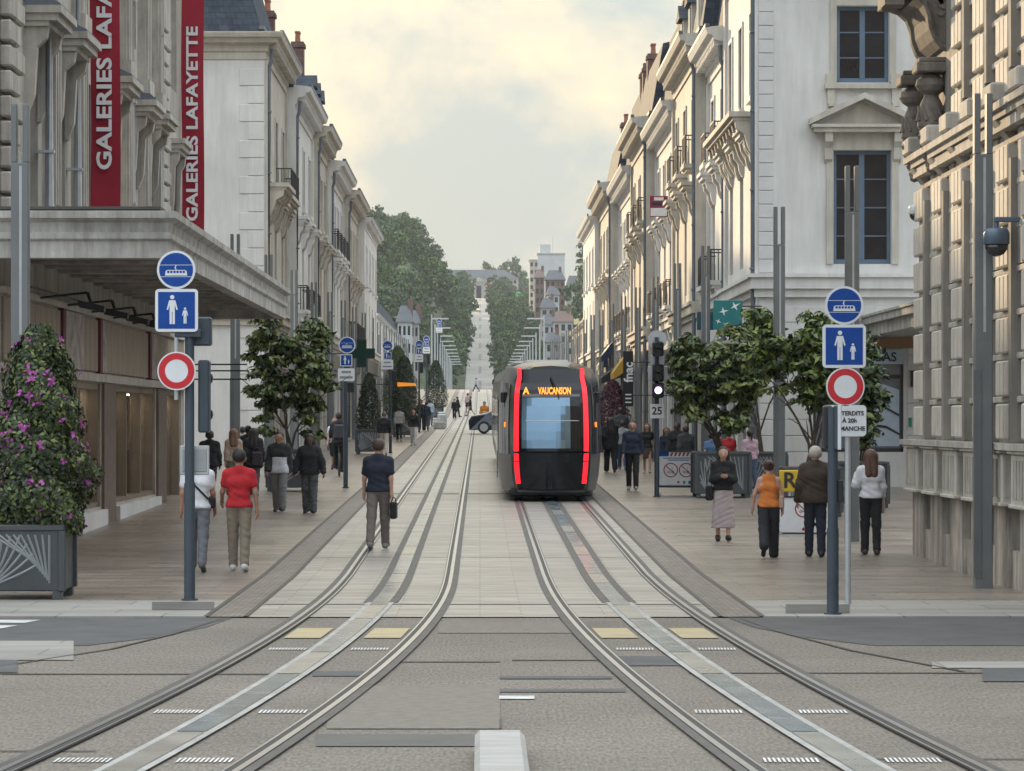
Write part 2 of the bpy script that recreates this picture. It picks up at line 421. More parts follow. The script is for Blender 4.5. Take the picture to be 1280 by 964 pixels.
# ---- tram tracks
def xl(y): return -1.16 - (0.002 * (44 - y) ** 2 if y < 44 else 0)
def xr(y): return 1.66 + (0.00145 * (44 - y) ** 2 if y < 44 else 0)
def rail(label, fx, off, lip):
    t = thing('tram_rail', label, 'rail', (0, 0, 0))
    c = lambda y: fx(y) + off
    sheet('rubber_strip', lambda y: c(y) - .105, lambda y: c(y) + .105, 15, 420, 0.019, M['rubber'], t)
    mb = MB()
    sheet('', lambda y: c(y) - .025, lambda y: c(y) + .025, 15, 420, 0.026, None, mb=mb, build=False)
    mb.build('rail_head', M['steel'], t)
    g0 = .025 * lip
    sheet('groove', lambda y: c(y) + (g0 if lip > 0 else g0 - .05), lambda y: c(y) + (g0 + .05 if lip > 0 else g0), 15, 420, 0.0225, M['groove'], t)
    g1 = .075 * lip
    sheet('guard_lip', lambda y: c(y) + (g1 if lip > 0 else g1 - .02), lambda y: c(y) + (g1 + .02 if lip > 0 else g1), 15, 420, 0.025, M['steel'], t)
    return t
rail('grooved steel rail of the empty track, on its pavement side', xl, -.75, 1)
rail('grooved steel rail of the empty track, on the side towards the tram', xl, .75, -1)
rail('grooved steel rail under the tram, on the side towards the empty track', xr, -.75, 1)
rail('grooved steel rail under the tram, on the side towards the information panels', xr, .75, -1)
def power_rail(label, fx):
    t = thing('power_rail', label, 'power rail', (0, 0, 0))
    sheet('side_strip', lambda y: fx(y) - .21, lambda y: fx(y) + .21, 39, 420, 0.0185, M['rubber'], t)
    sheet('edge_strip', lambda y: fx(y) - .165, lambda y: fx(y) + .165, 15, 39, 0.0185, M['edgeplate'], t)
    y = 15.0; k = 0
    while y < 300:
        L = 5.2 if k % 2 == 0 else 2.6
        w = .105
        sheet('conductor_segment' if k % 2 == 0 else 'insulating_segment', lambda q: fx(q) - w, lambda q: fx(q) + w, y, y + L - .06, 0.023, M['plate'] if k % 2 == 0 else M['plate2'], t)
        y += L; k += 1
    return t
power_rail('flat ground-level power rail along the middle of the empty track', xl)
power_rail('flat ground-level power rail along the middle of the track under the tram', xr)
for fx, lab in ((xl, 'ochre tactile strip across the empty track'), (xr, 'ochre tactile strip across the track under the tram')):
    for s in (-1, 1):
        y0, y1 = 32.75, 34.3
        o = patch('tactile_strip', [(fx(y0) + (.22 if s > 0 else -.60), y0), (fx(y0) + (.60 if s > 0 else -.22), y0), (fx(y1) + (.60 if s > 0 else -.22), y1), (fx(y1) + (.22 if s > 0 else -.60), y1)], M['tactile'], 0.0095)
    for yy in (31.2, 24.5, 21.0):            # rows of small painted ticks
        for s in (-1, 1):
            mb = MB()
            for k in range(12):
                x = fx(yy) + s * .4 - .17 + k * .031
                mb.quad((x, yy - .13, .0098), (x + .017, yy - .13, .0098), (x + .025, yy + .13, .0098), (x + .008, yy + .13, .0098))
            o = mb.build('painted_ticks', M['paint']); struct(o)
# raised concrete kerb block
b = MB().cbox(-0.035, 0.30, 12, 21.6, -0.02, 0.15, 0.035).build('kerb_block', M['block'])
tag(b, 'raised pale concrete separator block in the middle of the crossing', 'kerb block')
# ================================================================== BUILDINGS
def facade_cells(mb, pt, u0, u1, z0, z1, ops, depth, mi=0, rmi=None):
    """wall sheet with real openings and their reveals; pt(u, d, z) maps to 3-D, d inwards"""
    us = sorted({u0, u1} | {a for o in ops for a in o[:2]}); zs = sorted({z0, z1} | {a for o in ops for a in o[2:4]})
    for i in range(len(us) - 1):
        for j in range(len(zs) - 1):
            a, b, c, d = us[i], us[i+1], zs[j], zs[j+1]; cu, cz = (a+b)/2, (c+d)/2
            if any(o[0] < cu < o[1] and o[2] < cz < o[3] for o in ops): continue
            mb.quad(pt(a, 0, c), pt(b, 0, c), pt(b, 0, d), pt(a, 0, d), mi)
    r = mi if rmi is None else rmi
    for (a, b, c, d) in [o[:4] for o in ops]:
        mb.quad(pt(a, 0, c), pt(a, 0, d), pt(a, depth, d), pt(a, depth, c), r)
        mb.quad(pt(b, 0, d), pt(b, 0, c), pt(b, depth, c), pt(b, depth, d), r)
        mb.quad(pt(a, 0, d), pt(b, 0, d), pt(b, depth, d), pt(a, depth, d), r)
        mb.quad(pt(b, 0, c), pt(a, 0, c), pt(a, depth, c), pt(b, depth, c), r)
def bx(mb, pt, u0, u1, d0, d1, z0, z1, mi=0):
    ps = [pt(u, d, z) for u in (u0, u1) for d in (d0, d1) for z in (z0, z1)]
    xs, ys_, zs = zip(*ps)
    return mb.box(min(xs), max(xs), min(ys_), max(ys_), min(zs), max(zs), mi)
_wm = {}
def window_mesh(axis, w, h, bars, m, kind):
    key = (axis, round(w, 2), round(h, 2), bars, m.name, kind)
    if key in _wm: return _wm[key]
    pt = (lambda u, d, z: (d, u, z)) if axis == 'y' else (lambda u, d, z: (u, d, z))
    if kind == 'frame':
        mb = MB(); f = 0.095
        bx(mb, pt, -w/2, -w/2+f, -.04, .04, 0, h); bx(mb, pt, w/2-f, w/2, -.04, .04, 0, h)
        bx(mb, pt, -w/2+f, w/2-f, -.04, .04, 0, f*1.4); bx(mb, pt, -w/2+f, w/2-f, -.04, .04, h-f, h)
        bx(mb, pt, -f*.75, f*.75, -.055, .04, f*1.4, h-f)
        for k in range(1, bars + 1):
            z = h * k / (bars + 1)
            for a, b in ((-w/2+f, -f*.75), (f*.75, w/2-f)): bx(mb, pt, a, b, -.025, .025, z-.017, z+.017)
    else:
        mb = MB(); bx(mb, pt, -w/2+.03, w/2-.03, .0, .012, .03, h-.03)
    _wm[key] = mb.mesh('window_' + kind, m); return _wm[key]
def put_window(parent, axis, pos, w, h, bars, m, pane=None):
    f = obj('window', window_mesh(axis, w, h, bars, m, 'frame'), parent, pos)
    obj('pane', window_mesh(axis, w, h, bars, pane or M['pane'], 'pane'), f)
    return f
CORN = [(0, -1.15), (-.07, -1.15), (-.07, -.85), (-.16, -.78), (-.2, -.5), (-.55, -.42), (-.6, -.25), (-.78, -.2), (-.85, -.02), (-.85, 0.04), (0, .12)]
def cornice(parent, pt, u0, u1, eave, m, prof=CORN, sc_=1.0, mod=0.55, ends=(0, 0), name='cornice'):
    mb = MB()
    a = [Vector(pt(u0 + ends[0] * d * sc_, d * sc_, eave + z * sc_)) for d, z in prof]
    b = [Vector(pt(u1 - ends[1] * d * sc_, d * sc_, eave + z * sc_)) for d, z in prof]
    n = len(a)
    mb.add(a + b, [(i, (i+1) % n, n + (i+1) % n, n + i) for i in range(n)] + [tuple(range(n)), tuple(range(n, 2*n))])
    if mod:
        k = max(1, int((u1 - u0) / mod)); st = (u1 - u0) / k
        for i in range(k): bx(mb, pt, u0 + st*(i+.28), u0 + st*(i+.72), -.54*sc_, -.17*sc_, eave - .66*sc_, eave - .44*sc_)
    return mb.build(name, m, parent)
def hood(parent, pt, uc, w, z, m, kind='hood', prot=.5, console=.8):
    mb = MB()
    bx(mb, pt, uc-w/2-.25, uc+w/2+.25, -prot, .02, z, z+.12); bx(mb, pt, uc-w/2-.3, uc+w/2+.3, -prot-.07, .02, z+.12, z+.24)
    bx(mb, pt, uc-w/2-.22, uc+w/2+.22, -prot*.75, .02, z-.09, z)
    for s in (-1, 1):
        u = uc + s*(w/2+.06)
        prof = [(0, z-.09), (-prot*.72, z-.09), (-prot*.66, z-.28), (-prot*.38, z-.42), (-prot*.30, z-console*.8), (-.05, z-console), (0, z-console)]
        p0 = [Vector(pt(u-.11, d, zz)) for d, zz in prof]; p1 = [Vector(pt(u+.11, d, zz)) for d, zz in prof]; n = len(prof)
        mb.add(p0 + p1, [(i, (i+1) % n, n+(i+1) % n, n+i) for i in range(n)] + [tuple(range(n)), tuple(range(n, 2*n))])
    return mb.build('window_hood', m, parent)
def balcony(parent, pt, u0, u1, z, m, prot=.75, rail=True, brackets=True):
    mb = MB()
    bx(mb, pt, u0, u1, -prot, .0, z, z+.14); bx(mb, pt, u0+.06, u1-.06, -prot+.1, 0, z-.1, z)
    if brackets:
        k = max(2, int((u1-u0)/1.1)+1)
        for i in range(k):
            u = u0 + .2 + (u1-u0-.4)*i/(k-1)
            prof = [(0, z-.1), (-prot+.16, z-.1), (-prot+.2, z-.3), (-prot*.45, z-.45), (-prot*.3, z-.8), (-.08, z-1.05), (0, z-1.05)]
            p0 = [Vector(pt(u-.12, d, zz)) for d, zz in prof]; p1 = [Vector(pt(u+.12, d, zz)) for d, zz in prof]; n = len(prof)
            mb.add(p0 + p1, [(i, (i+1) % n, n+(i+1) % n, n+i) for i in range(n)] + [tuple(range(n)), tuple(range(n, 2*n))])
    o = mb.build('balcony', m, parent)
    if rail:
        mb = MB(); d0, d1 = -prot+.05, -prot+.08
        bx(mb, pt, u0+.04, u1-.04, d0-.01, d1+.01, z+1.05, z+1.09); bx(mb, pt, u0+.04, u1-.04, d0, d1, z+.2, z+.23)
        k = int((u1-u0)/.14)
        for i in range(k+1):
            u = u0 + .05 + (u1-u0-.1)*i/k; bx(mb, pt, u-.011, u+.011, d0, d1, z+.14, z+1.05)
        for u in (u0+.05, u1-.07):
            bx(mb, pt, u, u+.02, d1, 0, z+1.05, z+1.09)
            for q in range(5): bx(mb, pt, u, u+.02, d1+.12*q+.08, d1+.12*q+.1, z+.14, z+1.05)
        mb.build('railing', M['iron'], o)
    return o
def downpipe(parent, pt, u, z0, z1, d=-.14, r=.065, m=None):
    mb = MB(); mb.tube([pt(u, d, z0), pt(u, d, z1-.25), pt(u, d-.08, z1), pt(u, d-.1, z1+.4)], r, 8)
    for z in np.arange(z0+1.5, z1-.5, 2.1): bx(mb, pt, u-.085, u+.085, d-.085, 0, z, z+.05)
    return mb.build('downpipe', m or M['zinc'], parent)
def chimney(parent, pt, u, d, z0, z1, w=.9, dp=.55, pots=3):
    mb = MB(); bx(mb, pt, u-w/2, u+w/2, d-dp/2, d+dp/2, z0, z1); bx(mb, pt, u-w/2-.06, u+w/2+.06, d-dp/2-.06, d+dp/2+.06, z1-.25, z1-.1)
    c = mb.build('chimney', M['chim'], parent)
    for i in range(pots):
        q = pt(u - w/2 + w*(i+.5)/pots, d, 0)
        mb = MB(); mb.lathe([(.11, z1-.02), (.09, z1+.35), (.12, z1+.38), (.12, z1+.45)], (q[0], q[1], 0), 8); mb.build('chimney_pot', M['pot'], c)
    return c
def mansard(parent, pt, u0, u1, z, h, ins=1.3, back=8.5, hip=(0, 0), csc=1.0):
    mb = MB()
    bot = [pt(u0+hip[0]*.1, .1, z), pt(u1, .1, z), pt(u1, back, z), pt(u0+hip[0]*.1, back, z)]
    top = [pt(u0+hip[0]*ins, .1+ins, z+h), pt(u1-hip[1]*ins, .1+ins, z+h), pt(u1-hip[1]*ins, back-ins, z+h), pt(u0+hip[0]*ins, back-ins, z+h)]
    rid = [pt(u0+hip[0]*3, back/2, z+h+.9), pt(u1-hip[1]*3, back/2, z+h+.9)]
    mb.add(bot + top + rid, [(0, 1, 5, 4), (1, 2, 6, 5), (2, 3, 7, 6), (3, 0, 4, 7), (4, 5, 9, 8), (6, 7, 8, 9), (5, 6, 9), (7, 4, 8)])
    o = mb.build('roof', M['slate'], parent)
    mb = MB(); bx(mb, pt, u0, u1, -.87*csc, -.7*csc, z-.06, z+.06); bx(mb, pt, u0, u1, .02, .2, z+.1, z+.22); mb.build('gutter', M['zinc'], o)
    return o
def dormer(parent, pt, u, z, w=1.1, h=1.6):
    mb = MB(); bx(mb, pt, u-w/2-.15, u+w/2+.15, .15, 1.7, z, z+h)
    a = [pt(u-w/2-.3, .0, z+h), pt(u+w/2+.3, .0, z+h), pt(u, .0, z+h+.55)]; b = [pt(u-w/2-.3, 1.9, z+h), pt(u+w/2+.3, 1.9, z+h), pt(u, 1.9, z+h+.55)]
    mb.add(a + b, [(0, 1, 2), (3, 5, 4), (0, 3, 4, 1), (1, 4, 5, 2), (2, 5, 3, 0)], 1)
    o = mb.build('dormer', [M['lime'], M['slate']], parent)
    mb = MB(); bx(mb, pt, u-w/2+.05, u+w/2-.05, .12, .16, z+.3, z+h-.12); mb.build('pane', M['pane'], o)
    return o

def house(label, s, y0, y1, eave_abs, bays, X=7.4, m='lime', fm='frame_white', roof_h=2.4, shop=(.05, .055, .06), balc=(1,), hip0=0, gable_ops=None, depth=9.5,
          dorm=True, chim=((.5, 5.0),), f1=(6.5, 9.5), f2=(10.7, 13.0), gz_off=0, string=6.0, csc=1.0, ret=False, gm=None, hoods=True, pil=True, first_bal=None, pipe=True, ins=1.3):
    zb = gz(y0); L = y1 - y0; ev = eave_abs - zb
    t = thing('town_house', label, 'building', (s*X, y0, zb))
    pt = lambda u, d, z: (s*d, u, z)
    gp = lambda u, d, z: (s*u, d, z)
    f1 = (f1[0]-zb, f1[1]-zb); f2 = (f2[0]-zb, f2[1]-zb); string -= zb
    bw = L / bays; ww = min(1.15, bw*.5)
    ops = []; so = []
    for i in range(bays):
        uc = bw*(i+.5)
        ops += [(uc-ww/2, uc+ww/2, *f1), (uc-ww/2, uc+ww/2, *f2)]
        so.append((uc-bw*.40, uc+bw*.40, .35, 3.3))
    mb = MB()
    facade_cells(mb, pt, 0, L, -.3, ev, ops + so, .32)
    facade_cells(mb, gp, 0, depth, -.3, ev, gable_ops or [], .28, 1)
    mb.quad(pt(L, 0, -.3), pt(L, depth, -.3), pt(L, depth, ev), pt(L, 0, ev)); mb.quad(pt(0, depth, -.3), pt(L, depth, -.3), pt(L, depth, ev), pt(0, depth, ev))
    mb.quad(pt(0, 0, ev), pt(L, 0, ev), pt(L, depth, ev), pt(0, depth, ev))
    mb.build('wall', [M[m], M[gm or m]], t)
    sm = mat('shop_paint_%s' % str(shop), shop, .4, .1, 3)
    for i in range(bays):
        uc = bw*(i+.5)
        put_window(t, 'y', pt(uc, .24, f1[0]), ww, f1[1]-f1[0], 3, M[fm]); put_window(t, 'y', pt(uc, .24, f2[0]), ww, f2[1]-f2[0], 2, M[fm])
        mb = MB(); bx(mb, pt, uc-bw*.39, uc+bw*.39, .22, .25, .36, 3.29)
        g = mb.build('shop_window', M['pane'], t)
        mb = MB()
        for a in (-.39, 0, .39): bx(mb, pt, uc+bw*a-.04, uc+bw*a+.04, .16, .26, .36, 3.29)
        mb.build('shop_frame', sm, g)
        if hoods: hood(t, pt, uc, ww, f1[1]+.35, M[m], prot=.42)
        mb = MB(); bx(mb, pt, uc-ww/2-.16, uc+ww/2+.16, -.14, .05, f2[0]-.16, f2[0]-.02)
        bx(mb, pt, uc-ww/2-.14, uc-ww/2, -.05, .02, f2[0]-.02, f2[1]+.12); bx(mb, pt, uc+ww/2, uc+ww/2+.14, -.05, .02, f2[0]-.02, f2[1]+.12); bx(mb, pt, uc-ww/2, uc+ww/2, -.05, .02, f2[1], f2[1]+.12)
        mb.build('window_surround', M[m], t)
        if 1 in balc: balcony(t, pt, uc-ww/2-.35, uc+ww/2+.35, f1[0]-.16, M[m], prot=.5)
        if 2 in balc: balcony(t, pt, uc-ww/2-.3, uc+ww/2+.3, f2[0]-.16, M[m], prot=.4, brackets=False)
    mb = MB(); bx(mb, pt, .15, L-.15, -.16, .0, 3.42, 4.15); mb.build('shop_fascia', sm, t)
    mb = MB(); bx(mb, pt, 0, L, -.22, .0, string-.28, string); bx(mb, pt, 0, L, -.30, 0, string, string+.1); bx(mb, pt, 0, L, -.1, 0, string-.45, string-.28)
    if ret:
        bx(mb, gp, -.22, depth, -.22, -.0, string-.28, string+.02); bx(mb, gp, -.30, depth, -.30, -.0, string+.02, string+.12); bx(mb, gp, -.12, depth, -.12, -.0, string-.5, string-.28)
    mb.build('string_course', M[m], t)
    if pil:
        for a, b in ((0.02, .5), (L-.5, L-.02)):
            mb = MB(); bx(mb, pt, a, b, -.1, 0, string+.12, ev-1.1*csc); mb.build('corner_pilaster', M[m], t)
    cornice(t, pt, 0.0, L, ev, M[m], sc_=csc, ends=(1 if ret else 0, 0))
    if ret: cornice(t, gp, 0.0, depth, ev, M[m], sc_=csc, mod=0, ends=(1, 0))
    if pipe: downpipe(t, pt, .12, .1, ev-.9)
    if roof_h:
        rf = mansard(t, pt, 0, L, ev+.08, roof_h, hip=(1 if ret else 0, 0), csc=csc, back=depth-1, ins=ins)
        if dorm:
            for i in range(bays): dormer(t, pt, bw*(i+.5), ev+.2)
        for (k, d) in chim: chimney(t, pt, L*k, d, ev+roof_h*.4, ev+roof_h+(.9 if not ret else .2), w=.75)
    return t, pt, gp, ev

# ---- left row
t, pt, gp, ev = house('pale corner house with blank side wall and slate roof beyond the red banners', -1, 110, 121.8, 15.5, 3, m='lime', gm='lime_white', roof_h=4.5, ret=True, shop=(.30, .29, .27), balc=(), chim=((.62, 2.6), (.8, 2.6), (.97, 2.2)), csc=.75, dorm=False, depth=24)  # roof height and unseen rear depth enlarged to block the low sun
mb = MB()
L1Z = [(k*.62, k % 2) for k in range(22)]
qm = {}
for w in (.55, .85):
    m_ = MB(); m_.cbox(0, w, -.035, .0, 0, .585, .012); qm[w] = m_.mesh('quoin', M['lime_white'])
for z, k in L1Z:
    w = (.55, .85)[k]; obj('quoin', qm[w], t, (-w - .02, 0, z))
balcony(t, pt, .5, 4.6, 10.3-gz(110), M['lime'], prot=.8, rail=False); balcony(t, pt, 6.2, 11.2, 10.3-gz(110), M['lime'], prot=.6)
house('limestone house with twin downpipes beside the blank-walled corner house', -1, 121.8, 135, 14.9, 3, X=7.1, m='lime_white', shop=(.34, .32, .30), balc=(1,), chim=((.25, 1.2),), csc=.8, dorm=False)
house('narrow limestone house with ribbed pilasters in the middle of its row', -1, 135, 144.5, 14.6, 3, X=6.95, m='lime', shop=(.09, .09, .1), balc=(), chim=((.3, .9), (.9, 1.4)), csc=.85, roof_h=3.0, f1=(6.5, 9.3), f2=(10.5, 12.7))
house('limestone house with dark second floor railings opposite the framed estate sign', -1, 144.5, 158, 13.9, 4, X=6.8, m='lime_white', balc=(2,), chim=((.3, 1.0), (.8, 1.5)), roof_h=2.2, csc=.85, f1=(6.4, 9.0), f2=(10.0, 12.2), dorm=False)
house('limestone house next to the projecting plain end block, pharmacy side', -1, 158, 172, 13.55, 4, X=6.6, m='lime', roof_h=1.6, chim=((.5, 1.2),), csc=.8, balc=(1,), f1=(6.2, 8.8), f2=(9.8, 11.9), dorm=False)
house('plain pale end block with rounded zinc roof edge, pharmacy side', -1, 172, 192, 13.1, 4, X=6.2, m='lime_white', hoods=False, roof_h=.8, chim=(), dorm=False, balc=(), pipe=False, csc=.5, f1=(6.2, 8.6), f2=(9.6, 11.6), pil=False)
# ---- right row
R1OPS = [(1.99, 3.52, 6.38-gz(85), 9.40-gz(85)), (2.08, 3.46, 11.20-gz(85), 13.23-gz(85)), (1.45, 3.85, .95, 3.55)]
t, pt, gp, ev = house('white corner house with blue windows and a pediment on its side wall', 1, 85, 96, 15.9, 3, m='lime_white', fm='frame_blue', gable_ops=R1OPS, roof_h=3.0, ret=True, shop=(.35, .34, .32), depth=12, string=6.0, balc=(), f2=(11.0, 13.3))
balcony(t, pt, .5, 10.5, 10.35-gz(85), M['lime'], prot=.75, rail=False)
z85 = gz(85)
put_window(t, 'x', (2.755, .2, 6.38-z85), 1.53, 3.02, 3, M['frame_blue']); put_window(t, 'x', (2.77, .2, 11.20-z85), 1.38, 2.03, 2, M['frame_blue'])
mb = MB()
for a, b, c, d in ((1.80, 1.98, 6.38, 9.86), (3.53, 3.71, 6.38, 9.86)): mb.box(a, b, -.06, .03, c-z85, d-z85)
mb.box(1.98, 3.53, -.06, .03, 9.41-z85, 9.86-z85); mb.build('window_surround', M['lime'], t); mb = MB(); mb.box(2.07, 3.47, -.06, .03, 13.24-z85, 13.4-z85); mb.box(1.90, 2.07, -.06, .03, 11.2-z85, 13.4-z85); mb.box(3.47, 3.64, -.06, .03, 11.2-z85, 13.4-z85)
mb.build('window_surround', M['lime'], t)
mb = MB(); z = 9.86-z85                                    # pediment on two consoles
mb.box(1.45, 4.08, -.42, 0, z, z+.12); mb.box(1.38, 4.15, -.5, 0, z+.12, z+.2)
for s in (1, -1):
    x0, x1 = (1.33, 2.765) if s > 0 else (4.20, 2.765)
    mb.prism([(x0, -.5, z+.2), (x1, -.5, z+.88), (x1, -.5, z+1.04), (x0, -.5, z+.36)], (0, .5, 0))
mb.prism([(1.6, -.06, z+.2), (3.93, -.06, z+.2), (2.765, -.06, z+.8)], (0, .06, 0))
for x in (1.74, 3.57):
    mb.prism([(x, 0, z), (x, -.36, z), (x, -.34, z-.25), (x, -.18, z-.4), (x, -.15, z-.7), (x, -.03, z-.8), (x, 0, z-.8)], (.2, 0, 0))
mb.build('pediment', M['lime'], t)
mb = MB(); z = 11.08-z85
mb.box(1.75, 3.80, -.2, 0, z-.05, z+.08)
for x in (1.82, 3.53): mb.box(x, x+.2, -.14, 0, z-.45, z-.05); mb.box(x+.02, x+.18, -.17, 0, z-.52, z-.45); mb.box(x-.02, x+.22, -.1, 0, z+.08, z+.35)
mb.build('sill', M['lime'], t)
for k in range(26):                                        # quoin chain at the corner
    w = .40; z = string_z = 6.15 - z85 + k*.365
    if z < ev - 1.3:
        if k == 0:
            m_ = MB(); m_.cbox(0, w, -.03, 0, 0, .345, .01); qme = m_.mesh('quoin', mat('pale_quoin_stone', (0.58, 0.575, 0.56), .8, .08, 1.5, .1))
        obj('quoin', qme, t, (0.0, 0, z))
mb = MB()                                                  # recessed ashlar bands of the ground floor side wall
for k in range(11):
    z = .1 + k*.43
    mb.cbox(3.95, 6.5, -.03, 0, z, z+.41, .01); 
    if z > 3.9: mb.cbox(.35, 3.9, -.03, 0, z, z+.41, .01)
    else: mb.cbox(.02, 1.35, -.03, 0, z, z+.41, .01)
for k in range(0): pass
mb.build('ashlar_course', M['lime_white'], t)
mb = MB(); mb.box(1.47, 3.83, .14, .18, .97, 3.53); sw = mb.build('shop_window', mat('shop_glass', (.16, .20, .24), .1, .3, 1.2, spec=.8), t)
mb = MB()
for x in (1.47, 2.75, 3.79): mb.box(x, x+.05, .06, .2, .97, 3.53)
mb.box(1.47, 3.84, .06, .2, .97, 1.05); mb.box(1.47, 3.84, .05, .2, 2.9, 3.0)
mb.build('shop_frame', M['iron'], sw)
mb = MB(); mb.prism([(2.9, .10, 1.1), (3.75, .10, 1.1), (3.75, .10, 2.6), (2.9, .10, 2.9)], (0, .03, 0)); mb.build('window_print', mat('pale_blue_print', (.42, .50, .58), .5), sw)
mb = MB()
for z in (1.45, 1.95):
    mb.prism([(3.0, .085, z+.25), (3.4, .085, z+.2), (3.75, .085, z), (3.75, .085, z-.06), (3.4, .085, z+.13), (3.0, .085, z+.18)], (0, .01, 0))
mb.build('window_print_curve', M['iron'], sw)
mb = MB(); mb.box(1.3, 3.83, -.16, -.05, 3.28, 3.66); sg = mb.build('shop_sign', mat('pale_blue_sign', (.36, .45, .52), .5), t)
lettering('BAS', .34, M['iron'], sg, (3.36, -.165, 3.46), off=.006)
mb = MB(); mb.box(2.2, 6.5, -.05, .0, 3.70, 4.0); mb.build('timber_board', mat('ochre_board', (.30, .17, .09), .6), t)
mb = MB(); mb.cbox(4.02, 4.5, -.12, -.035, 2.68, 3.10, .01); dp = mb.build('dark_plaque', M['black'], t)
lettering('Acu', .17, M['frame_grey'], dp, (4.27, -.125, 2.88))
mb = MB(); mb.box(3.98, 4.06, -.06, -.03, 1.62, 1.86); mb.build('green_plate', mat('green_plate', (.01, .22, .16), .5), t)
# canopy on the side street
mb = MB(); mb.box(2.9, 8, -11.5, -.06, 4.02, 4.32); mb.box(2.75, 8, -11.6, -.06, 4.32, 4.5); mb.box(2.7, 8, -11.7, -.06, 4.5, 4.56)
mb.build('awning', M['conc_old'], t)
house('limestone house with downpipe between the blue-windowed house and the bank signs', 1, 96, 104, 14.0, 2, X=7.45, m='lime_white', balc=(1, 2), roof_h=3.4, ins=.5, chim=((.35, 1.3), (.9, .8)), f2=(10.4, 12.4), dorm=False, csc=.8)
house('limestone house with tall slate mansard behind the two-tone bank signs', 1, 104, 117, 14.75, 3, X=7.1, m='lime', balc=(2,), roof_h=3.6, ins=.5, chim=((.2, .9), (.8, .9)), f2=(10.7, 12.9), csc=.75)
house('sun-touched limestone house with dark mansard block on its roof', 1, 117, 132, 13.9, 4, X=7.3, m='lime_white', balc=(1,), roof_h=3.8, ins=.4, chim=((.1, .8), (.5, .9), (.85, 1.0)), f2=(10.3, 12.3), dorm=False, csc=.8)
house('sun-touched limestone house carrying the framed pink sign', 1, 132, 146, 14.7, 3, X=6.95, m='lime', balc=(2,), roof_h=3.0, ins=.5, chim=((.8, .8),), f2=(10.6, 12.7), dorm=False, csc=.85)
house('sun-touched limestone house with red chimney stacks', 1, 146, 163, 13.8, 5, X=7.15, m='lime_white', roof_h=4.2, ins=.5, balc=(1,), chim=((.3, .8), (.45, .8)), f1=(6.5, 9.0), f2=(10.0, 12.0), dorm=False, csc=.85)
house('limestone house with stepped cornice next to the plain end block above the shops', 1, 163, 180, 14.3, 4, X=6.75, m='lime', roof_h=2.8, ins=.6, balc=(), chim=((.4, 1.0),), f1=(6.5, 9.0), f2=(10.2, 12.3), dorm=False, csc=.9)
house('plain pale end block with rounded zinc roof edge above the shop awnings', 1, 180, 200, 13.7, 4, X=6.45, m='lime_white', hoods=False, roof_h=1.2, chim=(), dorm=False, balc=(), pipe=False, csc=.5, f1=(6.5, 9.0), f2=(10.0, 12.0), pil=False)

